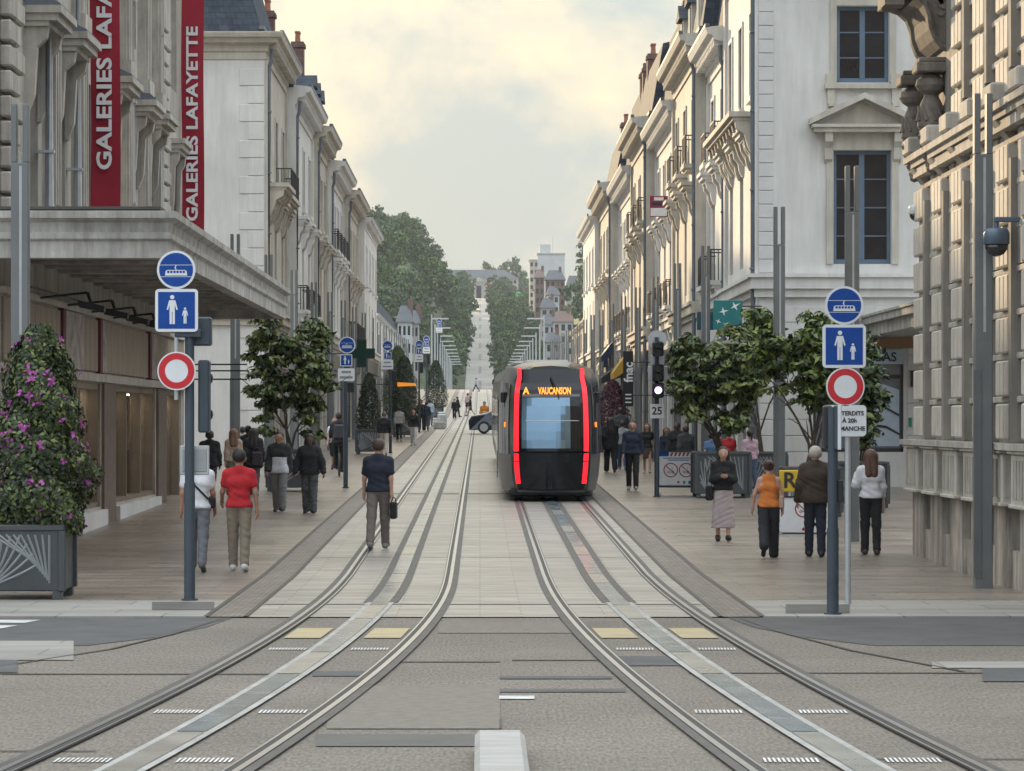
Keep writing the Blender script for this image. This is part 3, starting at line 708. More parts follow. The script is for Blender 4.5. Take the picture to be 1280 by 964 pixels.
# ---- department store on the left
def dept_store():
    y0, y1, H = 49.0, 80.0, 21.0; zb = 0.0; X = -7.4
    t = thing('department_store', 'ornate stone department store with red banners and wrap-around canopy', 'building', (X, y0, 0))
    pt = lambda u, d, z: (-d, u, z); L = y1 - y0
    gp = lambda u, d, z: (-u, d, z)
    V = lambda yabs: yabs - y0
    wins = [(V(a), V(a)+1.45) for a in (52.1, 55.6, 59.4, 62.8, 67.4, 70.4, 76.6)]
    ops = [(a, b, 5.6, 8.6) for a, b in wins] + [(a, b, 10.2, 13.2) for a, b in wins] + [(a, b, 14.6, 17.2) for a, b in wins]
    shop = [(V(51.2), V(57.6), .55, 2.95), (V(58.6), V(62.4), .55, 2.95), (V(64.7), V(72.9), .55, 2.95), (V(75.2), V(79.2), .1, 2.95)]
    mb = MB()
    facade_cells(mb, pt, 0, L, -.3, H, ops + shop, .4)
    fo = [(a, a+1.45, z0, z1) for a in (1.4, 4.4, 7.4) for z0, z1 in ((5.6, 8.6), (10.2, 13.2))] + [(1.0, 8.8, .55, 2.95)]
    facade_cells(mb, gp, 0, 16, -.3, H, fo, .4)
    mb.quad(pt(L, 0, -.3), pt(L, 16, -.3), pt(L, 16, H), pt(L, 0, H)); mb.quad(pt(0, 0, H), pt(L, 0, H), pt(L, 16, H), pt(0, 16, H))
    mb.quad(pt(0, 16, -.3), pt(L, 16, -.3), pt(L, 16, H), pt(0, 16, H))
    mb.build('wall', M['lime_old'], t)
    for a, b, c, d in ops: put_window(t, 'y', pt((a+b)/2, .3, c), b-a, d-c, 2, M['frame_grey'])
    for a, b, c, d in fo[:-1]: put_window(t, 'x', gp((a+b)/2, .3, c), b-a, d-c, 2, M['frame_grey'])
    for (a, b) in wins:
        uc = (a+b)/2
        if abs(a - V(59.4)) < .1: continue
        hood(t, pt, uc, b-a, 8.72, M['lime_old'], prot=.55 if a < V(76) else .3, console=1.5)
        if a > V(76): continue
        mb = MB(); bx(mb, pt, uc-.98, uc+.98, -.6, 0, 8.965, 9.0)
        prof = [(-.6, 9.0), (0, 9.28), (0, 9.0)]
        p0 = [Vector(pt(uc-.98, d, z)) for d, z in prof]; p1 = [Vector(pt(uc+.98, d, z)) for d, z in prof]
        mb.add(p0 + p1, [(0, 1, 2), (3, 5, 4), (0, 3, 4, 1), (1, 4, 5, 2), (2, 5, 3, 0)]); mb.build('slate_cover', M['zinc'], t)
        hood(t, pt, uc, b-a, 13.35, M['lime_old'], prot=.5, console=1.2)
    # pilasters with fluting and twin drainpipes between the bays
    for c in (54.55, 58.35, 61.7, 65.9, 69.6, 72.4):
        mb = MB()
        u = V(c)
        bx(mb, pt, u-.42, u+.42, -.16, 0, 5.2, 19); 
        for q in (-.3, 0, .3): bx(mb, pt, u+q-.06, u+q+.06, -.22, -.16, 5.9, 18.4)
        bx(mb, pt, u-.5, u+.5, -.3, 0, 18.4, 19); bx(mb, pt, u-.5, u+.5, -.28, 0, 5.2, 5.8); bx(mb, pt, u-.48, u+.48, -.27, 0, 9.3, 9.6)
        mb.build('pilaster', M['lime_old'], t)
    for c in (53.5, 57.3, 66.3, 72.2): downpipe(t, pt, V(c), 5.2, 19, d=-.2, r=.085, m=M['alu'])
    # quoin chains
    qb = {}
    for w in (1.0, 1.5):
        m_ = MB(); m_.cbox(-.0, .19, 0, w, 0, .33, .03); qb[w] = m_.mesh('quoin', M['lime_old'])
    for base in (V(49.25), V(73.3)):
        for k in range(16):
            w = (1.5, 1.0)[k % 2]; obj('quoin', qb[w], t, (0, base, 5.35 + k*.39))
    m_ = MB(); m_.cbox(-1.3, 0, -.17, 0, 0, .33, .03); qf = m_.mesh('quoin', M['lime_old'])
    for k in range(16): obj('quoin', qf, t, (0, 0, 5.35 + k*.39))
    cornice(t, pt, 0, L, H, M['lime_old'], sc_=1.2, ends=(1, 0))
    rf = mansard(t, pt, 0, L, H+.1, 2.5, back=16, csc=1.2)
    # shopfront
    clear = mat('shop_window_glass', (.02, .022, .025), .03, .2, 1, spec=.6, alpha=.35); bronze = mat('bronze_window_frame', (.26, .215, .165), .4, .1, 3, metal=.3)
    dress = [mat('display_cloth_%d' % q, c_, .8, .15, 6) for q, c_ in enumerate(((.30, .24, .18), (.06, .10, .20), (.20, .30, .20), (.35, .06, .08), (.5, .48, .45)))]
    def display(a, b, c, d, i):
        mb = MB(); bx(mb, pt, a, b, 1.5, 1.55, c, d); bx(mb, pt, a, b, .3, 1.5, c-.03, c-.001); mb.build('display_back', mat('display_wall_%d' % (i % 2), ((.42, .36, .30), (.34, .30, .34))[i % 2], .7), t)
        mb = MB(); bx(mb, pt, a+.1, b-.1, .45, .60, d-.16, d-.13); mb.build('display_light', mat('warm_strip_light', (.8, .7, .55), .5, emit=(1, .82, .6), estr=7), t)
        n = max(2, int((b-a)/1.1))
        for q in range(n):
            x, yq, _ = pt(a+(b-a)*(q+.5)/n, .85, 0)
            mb = MB(); mb.lathe([(.16, c), (.20, c+.5), (.17, c+.85), (.12, c+1.0), (.17, c+1.25), (.16, c+1.38), (.05, c+1.45)], (x, yq, 0), 12); mq = mb.build('mannequin', dress[(q+i) % 5], t, smooth=True)
            mb = MB(); mb.lathe([(.045, c+1.44), (.045, c+1.52), (.085, c+1.6), (.09, c+1.68), (.05, c+1.76), (.01, c+1.78)], (x, yq, 0), 10); mb.build('mannequin_head', M['lime_white'], mq, smooth=True)
    for i, (a, b, c, d) in enumerate(shop):
        mb = MB(); bx(mb, pt, a+.02, b-.02, .22, .25, c+.01, d-.01); g = mb.build('shop_window', clear, t); display(a, b, c, d, i)
        mb = MB(); n = max(1, round((b-a)/2.9))
        for k in range(n+1):
            u = a + (b-a)*k/n; bx(mb, pt, max(a, u-.05), min(b, u+.05), .05, .28, c, d)
        bx(mb, pt, a, b, .05, .28, d-.12, d); bx(mb, pt, a, b, .05, .28, c, c+.09)
        mb.build('shop_frame', bronze, g)
    mb = MB(); bx(mb, gp, 1.02, 8.78, .22, .25, .56, 2.94); mb.build('shop_window', M['pane'], t)
    stone_b = mat('brown_pillar_stone', (.16, .115, .09), .45, .2, 3, .1)
    for a, b in ((57.75, 58.5), (62.55, 64.55), (73.1, 75.0)):
        mb = MB(); bx(mb, pt, V(a), V(b), -.06, 0, .02, 2.95); mb.build('pillar_cladding', stone_b, t)
    mb = MB()
    for a, b in ((49.1, 57.7), (58.55, 62.5), (64.6, 73.05)): bx(mb, pt, V(a), V(b), -.14, 0, 0, .5)
    mb.build('plinth', M['lime_white'], t)
    mb = MB()
    for a, b in ((49.1, 80),): bx(mb, pt, V(a), V(b), -.12, 0, 2.97, 3.12); bx(mb, pt, V(a), V(b), -.12, 0, 4.2, 4.3)
    mb.build('fascia_moulding', M['lime'], t)
    panel = mat('beige_frieze_panel', (.36, .30, .235), .6, .1, 2); poster = mat('washed_out_poster', (.38, .34, .31), .5, .55, 2.6)
    maroon = mat('maroon_strip', (.12, .008, .02), .5)
    pm = MB(); pm.cbox(0, .05, 0, .62, 0, 1.0, .015); pmesh = pm.mesh('frieze_panel', panel)
    y = 49.5
    while y < 79.2:
        if not (56.2 < y < 58.8 or 61.6 < y < 62.7 or 71.0 < y < 72.2): obj('frieze_panel', pmesh, t, (0, V(y), 3.16))
        y += .68
    for a, b in ((56.5, 59.2), (62.0, 63.0), (71.3, 72.6)):
        mb = MB(); bx(mb, pt, V(a), V(b), -.07, -.0, 3.16, 4.18); mb.build('poster_panel', poster, t)
        mb = MB(); bx(mb, pt, V(a)-.42, V(a)-.03, -.10, 0, 3.14, 4.2); mb.build('maroon_strip', maroon, t)
    # wrap-around canopy with ribbed soffit
    cz0, cz1 = 4.70, 5.22; ex = 2.80; ny = -2.0; fy = V(75.4)
    mb = MB()
    prof = [(0, 4.62), (-.02, 4.62), (-.02, 4.86), (-.07, 4.90), (-.07, 4.98), (-.02, 5.0), (-.04, 5.14), (-.14, 5.2), (-.14, 5.3), (.2, 5.33), (.2, 4.62)]
    # side fascia and front fascia, mitred at the corner
    side0 = [Vector((ex - d, ny + d, z)) for d, z in prof]; side1 = [Vector((ex - d, fy, z)) for d, z in prof]; n = len(prof)
    fr1 = [Vector((-14, ny + d, z)) for d, z in prof]
    mb.add(side0 + side1, [(i, (i+1) % n, n+(i+1) % n, n+i) for i in range(n)] + [tuple(range(n, 2*n))])
    mb.add(side0 + fr1, [(i, (i+1) % n, n+(i+1) % n, n+i) for i in range(n)] + [tuple(range(n, 2*n))])
    mb.box(0.01, ex-.18, fy-.2, fy, 4.62, 5.2)
    can = mb.build('canopy_fascia', M['conc_old'], t)
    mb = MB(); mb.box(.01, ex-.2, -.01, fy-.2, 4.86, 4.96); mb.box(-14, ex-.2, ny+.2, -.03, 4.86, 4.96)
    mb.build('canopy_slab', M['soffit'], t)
    rib = MB(); rib.box(0.02, ex-.21, -.12, .12, 4.81, 4.86); rme = rib.mesh('soffit_rib', M['conc_old'])
    k = .4
    while k < fy - .4: obj('soffit_rib', rme, t, (0, k, 0)); k += 1.7
    rib = MB(); rib.box(-.12, .12, ny+.21, -.05, 4.81, 4.86); rme2 = rib.mesh('soffit_rib', M['conc_old'])
    for k in range(9): obj('soffit_rib', rme2, t, (-.8 - k*1.15, 0, 0))
    mb = MB()                                              # felt edging on top and a few weeds
    mb.box(-14, ex-.1, ny+.06, -.02, 5.335, 5.38); mb.box(.22, ex-.1, -.0, 8, 5.335, 5.38); mb.build('roof_felt', M['line'], t)
    mb = MB()                                              # wall-mounted spotlights on arms
    for yy in (53.0, 56.5, 60.0, 63.5, 67.0):
        mb.tube([(0, V(yy), 4.25), (.9, V(yy), 4.35)], .022, 6); mb.tube([(.9, V(yy), 4.35), (.95, V(yy), 4.2)], .03, 6)
        mb.add(*[([(.75, V(yy)-.16, 4.22), (1.2, V(yy)-.16, 4.12), (1.2, V(yy)+.16, 4.12), (.75, V(yy)+.16, 4.22), (.78, V(yy)-.12, 4.10), (1.18, V(yy)-.12, 4.02), (1.18, V(yy)+.12, 4.02), (.78, V(yy)+.12, 4.10)]), [(0, 1, 2, 3), (4, 7, 6, 5), (0, 4, 5, 1), (1, 5, 6, 2), (2, 6, 7, 3), (3, 7, 4, 0)]])
        o = mb.build('spotlight', M['iron'], t); mb = MB()
    mb.tube([(.25, V(51), 4.36), (.25, V(70), 4.36)], .02, 6); mb.build('cable_conduit', M['iron'], t)
    mb = MB()
    for z in (3.55, 3.4, 3.2): mb.tube([(.0, V(75.6), z), (1.9, V(75.6), z)], .02, 6)
    mb.build('canopy_tie_bars', M['iron'], t)
    return t
dept_store()
def banner(label, xc, y, z0, z1, w, tz):
    t = thing('banner', label, 'banner', (xc, y, z0))
    mb = MB(); n = 24; vs = []
    for i in range(n+1):
        z = (z1-z0)*i/n
        for j, x in enumerate((-w/2, -w/4, 0, w/4, w/2)):
            vs.append((x + .012*math.sin(z*1.1), .03*math.sin(z*.9 + j*.6), z))
    mb.add(vs, [(i*5+j, i*5+j+1, (i+1)*5+j+1, (i+1)*5+j) for i in range(n) for j in range(4)])
    mb.add([(x, yy+.012, z) for x, yy, z in vs], [(i*5+j, (i+1)*5+j, (i+1)*5+j+1, i*5+j+1) for i in range(n) for j in range(4)])
    mb.build('cloth', M['banner'], t, smooth=True)
    mb = MB(); mb.tube([(-w/2-.25, 0, z1-z0), (w/2+.05, 0, z1-z0)], .025, 8); mb.tube([(-w/2-.25, 0, 0.02), (w/2+.03, 0, 0.02)], .018, 8); mb.build('pole', M['alu'], t)
    lettering('GALERIES LAFAYETTE', .385, M['banner_white'], t, (.0, -.055, tz), rot=R(-90), off=.011, align='LEFT', ext=.004, spacing=1.02, sx=1.28)
    return t
bA = P(131.5, 262, 60.0); banner('red hanging banner over the canopy, the one whose lettering runs past its top', bA.x, 60.0, bA.z, 12.4, .56, (262-213)*60/4000)
bB = P(241, 299, 79.0); banner('red hanging banner beside the blank white side wall', bB.x, 79.0, bB.z, 14.0, .55, (299-277)*79/4000)

# ---- rusticated stone building on the right
def stone_hall():
    X, y0, y1, H = 7.14, 30.0, 51.6, 18.0
    t = thing('stone_hall', 'monumental stone building of bossed blocks with carved scroll console', 'building', (X, y1, 0))
    # local: x inwards positive, y towards the camera negative
    mb = MB()
    mb.box(.03, 12, -(y1-y0), 0, -.2, H); mb.build('wall', mat('darkened_stone', (.25, .225, .195), .85, .15, 2.0, .2, streak=.25), t)  # recess wall toned darker than the blocks
    pitch = 2.05
    cols = [-(.05 + pitch*k) for k in range(10)]
    bmesh_ = MB(); bmesh_.cbox(-.16, .05, -1.0, 0, 0, .475, .022)
    for g in (-.33, -.67): bmesh_.box(-.167, -.155, g-.03, g+.03, .03, .45)
    bme = bmesh_.mesh('bossed_block', mat('cream_boss_stone', (.53, .485, .42), .8, .10, 2.5, .12, streak=.14, big=.08))
    b2 = MB(); b2.cbox(-.07, .05, -pitch, 0, 0, .085, .012); jme = b2.mesh('joint_course', M['lime_old'])
    rows = [1.98 + .575*k for k in range(13)]
    for k, y in enumerate(cols[:7]):
        for j, z in enumerate(rows):
            if 5.65 < z < 6.5 or (k < 2 and z > 6.4): continue
            obj('bossed_block', bme, t, (0, y, z))
            obj('joint_course', jme, t, (0.0, y, z+.49))
    st_ = MB(); st_.box(-.148, .04, -1.2, -1.005, 1.94, 5.7); st_.box(-.148, .04, -1.2, -1.005, 6.9, 12); stm = st_.mesh('edge_strip', _mats['darkened_stone'])  # added strips darken the near side of each block by colour alone
    for k, y in enumerate(cols[:8]):
        if k > 1: obj('edge_strip', stm, t, (0, y, 0))
    s2 = MB(); s2.box(-.148, .04, -1.2, -1.005, 1.94, 5.7); s2m = s2.mesh('edge_strip', _mats['darkened_stone'])
    for k in (0, 1): obj('edge_strip', s2m, t, (0, cols[k], 0))
    # cornice ledge with brackets
    mb = MB(); mb.box(-.24, .04, -20, 0.1, 6.26, 6.36); mb.box(-.30, .04, -20, .14, 6.36, 6.46); mb.box(-.2, .04, -20, .05, 6.1, 6.24); mb.build('ledge', M['lime_old'], t)
    br = MB(); br.cbox(-.34, .0, -.75, 0, 6.47, 6.74, .03); br.prism([(-.26, -.6, 6.24), (-.06, -.6, 6.0), (.02, -.6, 6.0), (.02, -.6, 6.24)], (0, .4, 0)); brm = br.mesh('ledge_bracket', M['lime_old'])
    for y in cols[:8]: obj('ledge_bracket', brm, t, (0, y, 0))
    # pilaster shafts in the storey below the ledge
    sh = MB(); sh.box(-.06, .04, -1.62, -1.22, 4.3, 6.08); sh.box(-.03, .04, -1.95, -1.68, 4.3, 6.08); shm = sh.mesh('fluted_shaft', M['lime_old'])
    for y in cols[:8]: obj('fluted_shaft', shm, t, (0, y, 0))
    # panelled boxes over slotted plinth
    for k, y in enumerate(cols[:9]):
        mb = MB(); mb.cbox(-.28, .04, y-1.25, y+.05, 1.12, 1.80, .02); mb.cbox(-.33, .04, y-1.30, y+.1, 1.80, 1.84, .01)
        mb.cbox(-.31, .04, y-1.28, y+.08, 1.10, 1.15, .01)
        p = mb.build('panelled_box', M['lime'], t)
        mb = MB()
        for q in range(5): mb.box(-.296, -.275, y-1.1+q*.22, y-1.1+q*.22+.12, 1.22, 1.72)
        mb.box(-.24, -.02, y-1.262, y-1.245, 1.22, 1.72)
        mb.build('grille', M['lime_old'], p)
        mb = MB(); mb.cbox(-.17, .04, y-1.05, y+.02, -.1, 1.10, .02); mb.build('plinth_pier', M['lime_stain'], t)
        mb = MB(); mb.box(-.12, .04, y-pitch, y-1.06, -.1, .52); mb.build('plinth_block', M['lime_stain'], t)
        mb = MB(); mb.box(-.0, .035, y-pitch, y-1.06, .54, 1.08); mb.build('slot_opening', M['black'], t)
    mb = MB(); mb.box(-.36, .04, -20, .15, 1.845, 1.93); mb.build('sill_ledge', M['lime_old'], t)
    # scroll console carrying the balcony
    def spiral(cx, cz, r0, r1, a0, a1, n=14):
        return [(cx + (r0+(r1-r0)*i/n)*math.cos(a0+(a1-a0)*i/n), cz + (r0+(r1-r0)*i/n)*math.sin(a0+(a1-a0)*i/n)) for i in range(n+1)]
    def S(px, py, y=50.5): return ((px-VX)*y/F_PX - X, CAMZ + (VY-py)*y/F_PX)
    outl = [S(*p) for p in ((1108, -22), (1108, 4), (1122, 4), (1133, 8), (1143, 17), (1148, 30), (1150, 46), (1155, 60), (1163, 70), (1172, 74.5), (1184, 74), (1190, 68), (1199, 62), (1199, -22))]
    inn = [S(*p) for p in ((1130, -22), (1131, -5), (1143, 3), (1153, 16), (1157, 32), (1160, 50), (1168, 62), (1178, 65), (1186, 58), (1189, 45), (1189, -22))]
    for k, yy in enumerate((-2.35, -.4)):
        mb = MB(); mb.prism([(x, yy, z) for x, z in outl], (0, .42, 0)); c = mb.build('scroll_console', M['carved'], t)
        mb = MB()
        for (a, b), (c2, d) in zip(outl[1:-1], outl[2:]):
            mb.tube([(a, yy-.02, b), (c2, yy-.02, d)], .05, 6)
        # rosette and foliage relief on the near cheek
        cx, cz = S(1178, 53)
        mb.disc((cx, cz), .05, yy-.07, yy, 12)
        for q in range(7):
            a = q*2*math.pi/7; mb.disc((cx+.085*math.cos(a), cz+.085*math.sin(a)), .042, yy-.05, yy, 10)
        mb.disc((cx, cz), .17, yy-.045, yy, 24, ri=.14)
        for q in range(16):
            px, py = 1160 + 24*random.random(), -8 + 44*random.random(); x, z = S(px, py)
            mb.disc((x, z), .03+.03*random.random(), yy-.035, yy, 9, sx=1.4)
        mb.build('carved_relief', M['carved'], c)
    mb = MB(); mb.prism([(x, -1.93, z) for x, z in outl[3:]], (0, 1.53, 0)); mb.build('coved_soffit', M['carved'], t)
    x0, z0 = S(1092, 20); x1, _ = S(1108, 20)
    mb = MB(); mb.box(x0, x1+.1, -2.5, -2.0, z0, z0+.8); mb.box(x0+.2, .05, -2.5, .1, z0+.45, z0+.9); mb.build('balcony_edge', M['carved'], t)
    for k, yy in enumerate((-2.1, -.2)):
        vx = -.16; zz = CAMZ + (VY-78)*50/F_PX
        mb = MB(); mb.cbox(vx-.26, vx+.3, yy-.3, yy+.3, zz-.23, zz-.08, .02); mb.cbox(vx-.22, vx+.3, yy-.26, yy+.26, zz-.08, zz+.0, .02); c = mb.build('console_block', M['carved'], t)
        mb = MB(); mb.lathe([(.1, zz-.24), (.23, zz-.33), (.25, zz-.42), (.2, zz-.5), (.11, zz-.56), (.12, zz-.6), (.17, zz-.7), (.2, zz-.8), (.21, zz-.96), (.22, zz-1.0), (.22, zz-1.05), (.13, zz-1.2)], (vx, yy, 0), 20)
        for q in range(10):
            a = q*2*math.pi/10; mb.tube([(vx+.19*math.cos(a), yy+.19*math.sin(a), zz-.74), (vx+.215*math.cos(a+.5), yy+.215*math.sin(a+.5), zz-.97)], .03, 5)
        mb.build('urn', M['carved'], t, smooth=False)
        mb = MB()
        for q in range(26):
            r = .22*(1-q/34); a = q*2.4; z = zz-1.12-.024*q
            mb.lathe([(.0, -.06), (.06, -.03), (.075, .02), (.04, .06), (0, .07)], (vx+.05+r*math.cos(a), yy+r*math.sin(a), z), 8)
        mb.lathe([(.1, zz-1.75), (.2, zz-1.3), (.2, zz-1.1)], (vx+.05, yy, 0), 12)
        mb.build('carved_mask', M['carved'], t)
    return t
stone_hall()
# ================================================================== TRAM
def tram():
    Y0 = 74.4; t = thing('tram', 'dark grey tram with red light strips driving away on the rails', 'tram', (1.655, Y0, gz(Y0) + .02))
    t.rotation_euler = (math.atan(0.01125), 0, 0)
    shell = mat('tram_grey_brown_paint', (.022, .021, .020), .30, .06, 2, metal=.1, coat=.25)
    shell2 = mat('tram_silver_panel', (.115, .110, .103), .32, .06, 2, metal=.3, coat=.2)
    gloss = mat('tram_black_gloss', (.006, .008, .012), .10, .2, 1.5, spec=.45)
    glass = mat('tram_sky_blue_glass', (.17, .27, .37), .10, .12, .9, metal=.75, spec=.8)  # blue of the reflected sky put into the glass colour
    sglass = mat('tram_side_glass', (.03, .033, .036), .05, .2, 1, spec=.9)
    led = mat('red_light_strip', (.6, .01, .02), .4, 0, 1, emit=(1, .012, .022), estr=1.1)
    amber = mat('amber_display', (.3, .1, .01), .4, 0, 1, emit=(1, .32, .04), estr=1.8)
    roofm = mat('tram_roof_grey', (.30, .30, .295), .4, .1, 2, metal=.2)
    sec = [(.90, .22), (.965, .55), (1.0, 1.1), (1.0, 1.75), (.985, 2.35), (.95, 2.80), (.83, 3.10), (.45, 3.25), (0, 3.28)]
    def lean(z): return .60 * max(0, (z - 1.15) / 2.1) ** 1.6 + .10 * max(0, (1.0 - z)) ** 1.4
    def wid(y): return 1.22 - .36 * max(0, 1 - y / 2.1) ** 1.7
    st = [0, .06, .2, .45, .8, 1.2, 1.7, 2.2, 4, 12]
    def pt(y, k, sgn):
        fx, z = sec[k]; top = 1 - .035 * max(0, 1 - y / 1.5)
        ln = lean(z) * max(0, 1 - y / 2.6)
        return (sgn * fx * wid(y), y + ln + .0, z * top if z > 2 else z)
    mb = MB(); ring = [(k, 1) for k in range(len(sec))] + [(k, -1) for k in range(len(sec) - 2, -1, -1)]; n = len(ring)
    vs = [pt(y, k, s) for y in st for k, s in ring]
    mb.add(vs, [(i*n+j, i*n+j+1, (i+1)*n+j+1, (i+1)*n+j) for i in range(len(st)-1) for j in range(n-1)])
    mb.add([vs[j] for j in range(n)], [tuple(range(n))])
    mb.build('body_shell', shell, t, smooth=True)
    # following car bodies (same section, small gaps)
    y = 12.25
    for L in (8.5, 8.0, 8.0, 6.0):
        mb = MB(); a = [(s*sec[k][0]*1.22, y, sec[k][1]) for k, s in ring]; b = [(x, y+L, z) for x, _, z in a]
        mb.add(a + b, [(j, j+1, n+j+1, n+j) for j in range(n-1)] + [tuple(range(n)), tuple(range(n, 2*n))])
        c = mb.build('car_body', shell, t)
        for s in (-1, 1):
            mb = MB(); x0, x1 = sorted((s*1.2195, s*1.228)); mb.box(x0, x1, y+.4, y+L-.4, 1.1, 2.3); mb.build('side_window', sglass, c)
        mb = MB(); mb.cbox(-.75, .75, y+.6, y+L-.6, 3.2, 3.36, .05); mb.build('roof_unit', roofm, c)
        mb = MB(); mb.box(-1.0, 1.0, y-.24, y-.01, .5, 3.0); mb.build('gangway', M['black'], c)
        y += L + .25
    # rear face pieces follow the leaning, bowed face
    def fp(u, z, out=0.0):
        k = next(i for i in range(len(sec)-1) if z <= sec[i+1][1] or i == len(sec)-2)
        f = (z - sec[k][1]) / (sec[k+1][1] - sec[k][1]); wx = sec[k][0] + f*(sec[k+1][0]-sec[k][0])
        return (u * .86 * max(wx, .90), lean(z) - .02 - out - .10*(1 - u*u), z * (.968 if z > 2.6 else 1))
    def patch(us, zs, out, m, name, par=None, thick=.03):
        mb = MB(); nu, nz = len(us), len(zs)
        f = [fp(u, z, out) for z in zs for u in us]; bk = [(x, yy+thick, z) for x, yy, z in f]
        mb.add(f, [(i*nu+j, i*nu+j+1, (i+1)*nu+j+1, (i+1)*nu+j) for i in range(nz-1) for j in range(nu-1)])
        ed = [j for j in range(nu)] + [i*nu+nu-1 for i in range(1, nz)] + [(nz-1)*nu+j for j in range(nu-2, -1, -1)] + [i*nu for i in range(nz-2, 0, -1)]
        e = len(ed); mb.add([f[i] for i in ed] + [bk[i] for i in ed], [(i, (i+1) % e, e+(i+1) % e, e+i) for i in range(e)])
        return mb.build(name, m, par or t, smooth=False)
    lin = lambda a, b, k: [a + (b-a)*i/k for i in range(k+1)]
    patch(lin(-.99, .99, 12), [.28, .6, .9, 1.13], .0, gloss, 'rear_skirt', thick=.12)
    patch(lin(-.99, .99, 12), [1.17, 1.5, 1.9, 2.3, 2.6, 2.85, 3.05, 3.18], .0, gloss, 'rear_fascia', thick=.12)
    patch(lin(-.80, .52, 10), lin(1.24, 2.42, 6), .012, glass, 'rear_window')
    patch(lin(.54, .80, 3), lin(1.24, 2.42, 6), .010, gloss, 'window_blind')
    dp = patch(lin(-.80, .80, 8), [2.44, 2.7], .011, mat('display_glass', (.035, .045, .055), .1, .1, 2, spec=.8), 'display_box')
    for s in (-1, 1):
        patch([s*.945 - .065, s*.945, s*.945 + .065], [.42, .75, .93], .02, led, 'red_light_strip'); patch([s*.945 - .065, s*.945, s*.945 + .065], [.95, 1.12], .02, led, 'red_light_strip')
        patch([s*.945 - .065, s*.945, s*.945 + .065], lin(1.17, 3.2, 9), .02, led, 'red_light_strip')
    for txt, u, w in (('A', -.70, .25), ('VAUCANSON', .10, 1.0)):
        x, yy, z = fp(u, 2.57, .03)
        lettering(txt, .22, amber, dp, (x, yy - .05, z), off=.006, ext=.002, sx=.56 if len(txt) > 1 else .9)
    mb = MB(); a = fp(.0, 2.98, .06); b = fp(.2, 2.62, .06); mb.tube([a, b], .035, 6); mb.tube([b, fp(.22, 2.4, .06)], .012, 6); mb.build('wiper', M['black'], t)
    patch(lin(-.7, .75, 6), [1.875, 1.89], .02, M['alu'], 'window_bar')
    # cheeks: side windows and pale lower panels
    for s in (-1, 1):
        for nm, k0, k1, m_, ya, yb, o in (('cab_side_window', 2, 5, sglass, .22, 2.0, .012), ('cab_side_panel', 0, 2, shell2, .10, 3.6, .008), ('roof_cheek', 5, 7, shell, .1, 4, .006)):
            mb = MB(); yy = [q for q in st if ya <= q <= yb]; f = [pt(q, k, s) for q in yy for k in range(k0, k1 + 1)]; w = k1 - k0 + 1
            f = [(x + s*o, y_ - o, z + (o if k0 == 5 else 0)) for x, y_, z in f]
            mb.add(f, [(i*w+j, i*w+j+1, (i+1)*w+j+1, (i+1)*w+j) for i in range(len(yy)-1) for j in range(w-1)])
            mb.build(nm, m_, t, smooth=True)
        x0, x1 = sorted((s*1.215, s*1.235))
        for ya, yb in ((2.4, 5.4), (7.2, 11.6)):
            mb = MB(); mb.box(x0, x1, ya, yb, 1.1, 2.35); mb.build('side_window', sglass, t)
        mb = MB(); mb.box(x0, x1, 5.6, 7.0, .4, 2.45); mb.build('door', sglass, t)
        x, y_, z = pt(.8, 3, s); mb = MB(); mb.cbox(x-.03, x+.03, y_-.06, y_+.04, 1.72, 1.84, .012); mb.build('marker_light', mat('amber_marker', (.5, .12, .01), .4, emit=(1, .25, .02), estr=1.2), t)
        mb = MB(); mb.cbox(x+s*.06-.05, x+s*.06+.05, y_+.3, y_+.5, 2.30, 2.55, .02); mb.build('camera_pod', M['black'], t)
    mb = MB(); mb.cbox(-.55, .55, 4.5, 11, 3.2, 3.33, .05); mb.build('roof_unit', roofm, t)
    mb = MB(); mb.cbox(-.98, .98, .35, 2.6, .10, .30, .05); mb.build('bogie_skirt', M['black'], t)
    for s in (-1, 1):
        for yy in (2.9, 4.5):
            mb = MB(); x = s*.75; mb.prism([(x-.05, yy+.29*math.cos(a*.3927), .295+.29*math.sin(a*.3927)) for a in range(16)], (.1, 0, 0)); mb.build('wheel', M['rubber'], t)
tram()

# ================================================================== SIGNS
def sign_round(parent, c, r, kind, y, back=.03):
    """disc sign facing the camera; c = (x, z) local"""
    x, z = c; mb = MB(); mb.disc((x, z), r, y, y+back, 40)
    o = mb.build({'tram': 'tram_sign', 'ban': 'no_vehicles_sign'}[kind], M['sign_white'], parent)
    if kind == 'ban':
        mb = MB(); mb.disc((x, z), r*.93, y-.003, y, 40, ri=r*.60); mb.build('red_ring', M['sign_red'], o)
    else:
        mb = MB(); mb.disc((x, z), r*.88, y-.003, y, 40); mb.build('blue_field', M['sign_blue'], o)
        mb = MB(); q = y-.006
        def b(x0, x1, z0, z1): mb.box(x+x0*r, x+x1*r, q, y-.003, z+z0*r, z+z1*r)
        b(-.84, .84, .235, .26); b(-.82, .82, -.375, -.35)
        mb.prism([(x-.58*r, q, z-.30*r), (x+.58*r, q, z-.30*r), (x+.54*r, q, z-.06*r), (x+.46*r, q, z-.01*r), (x-.46*r, q, z-.01*r), (x-.54*r, q, z-.06*r)], (0, .003, 0))
        mb.prism([(x-.02*r, q, z), (x+.03*r, q, z), (x-.02*r, q, z+.1*r), (x+.02*r, q, z+.22*r), (x-.02*r, q, z+.24*r), (x-.08*r, q, z+.1*r)], (0, .003, 0))
        sy = mb.build('tram_symbol', M['sign_white'], o)
        mb = MB()
        for k in range(6): mb.box(x+(-.46+k*.16)*r, x+(-.34+k*.16)*r, q-.002, q, z-.17*r, z-.05*r)
        mb.build('symbol_windows', M['sign_blue'], sy)
    return o
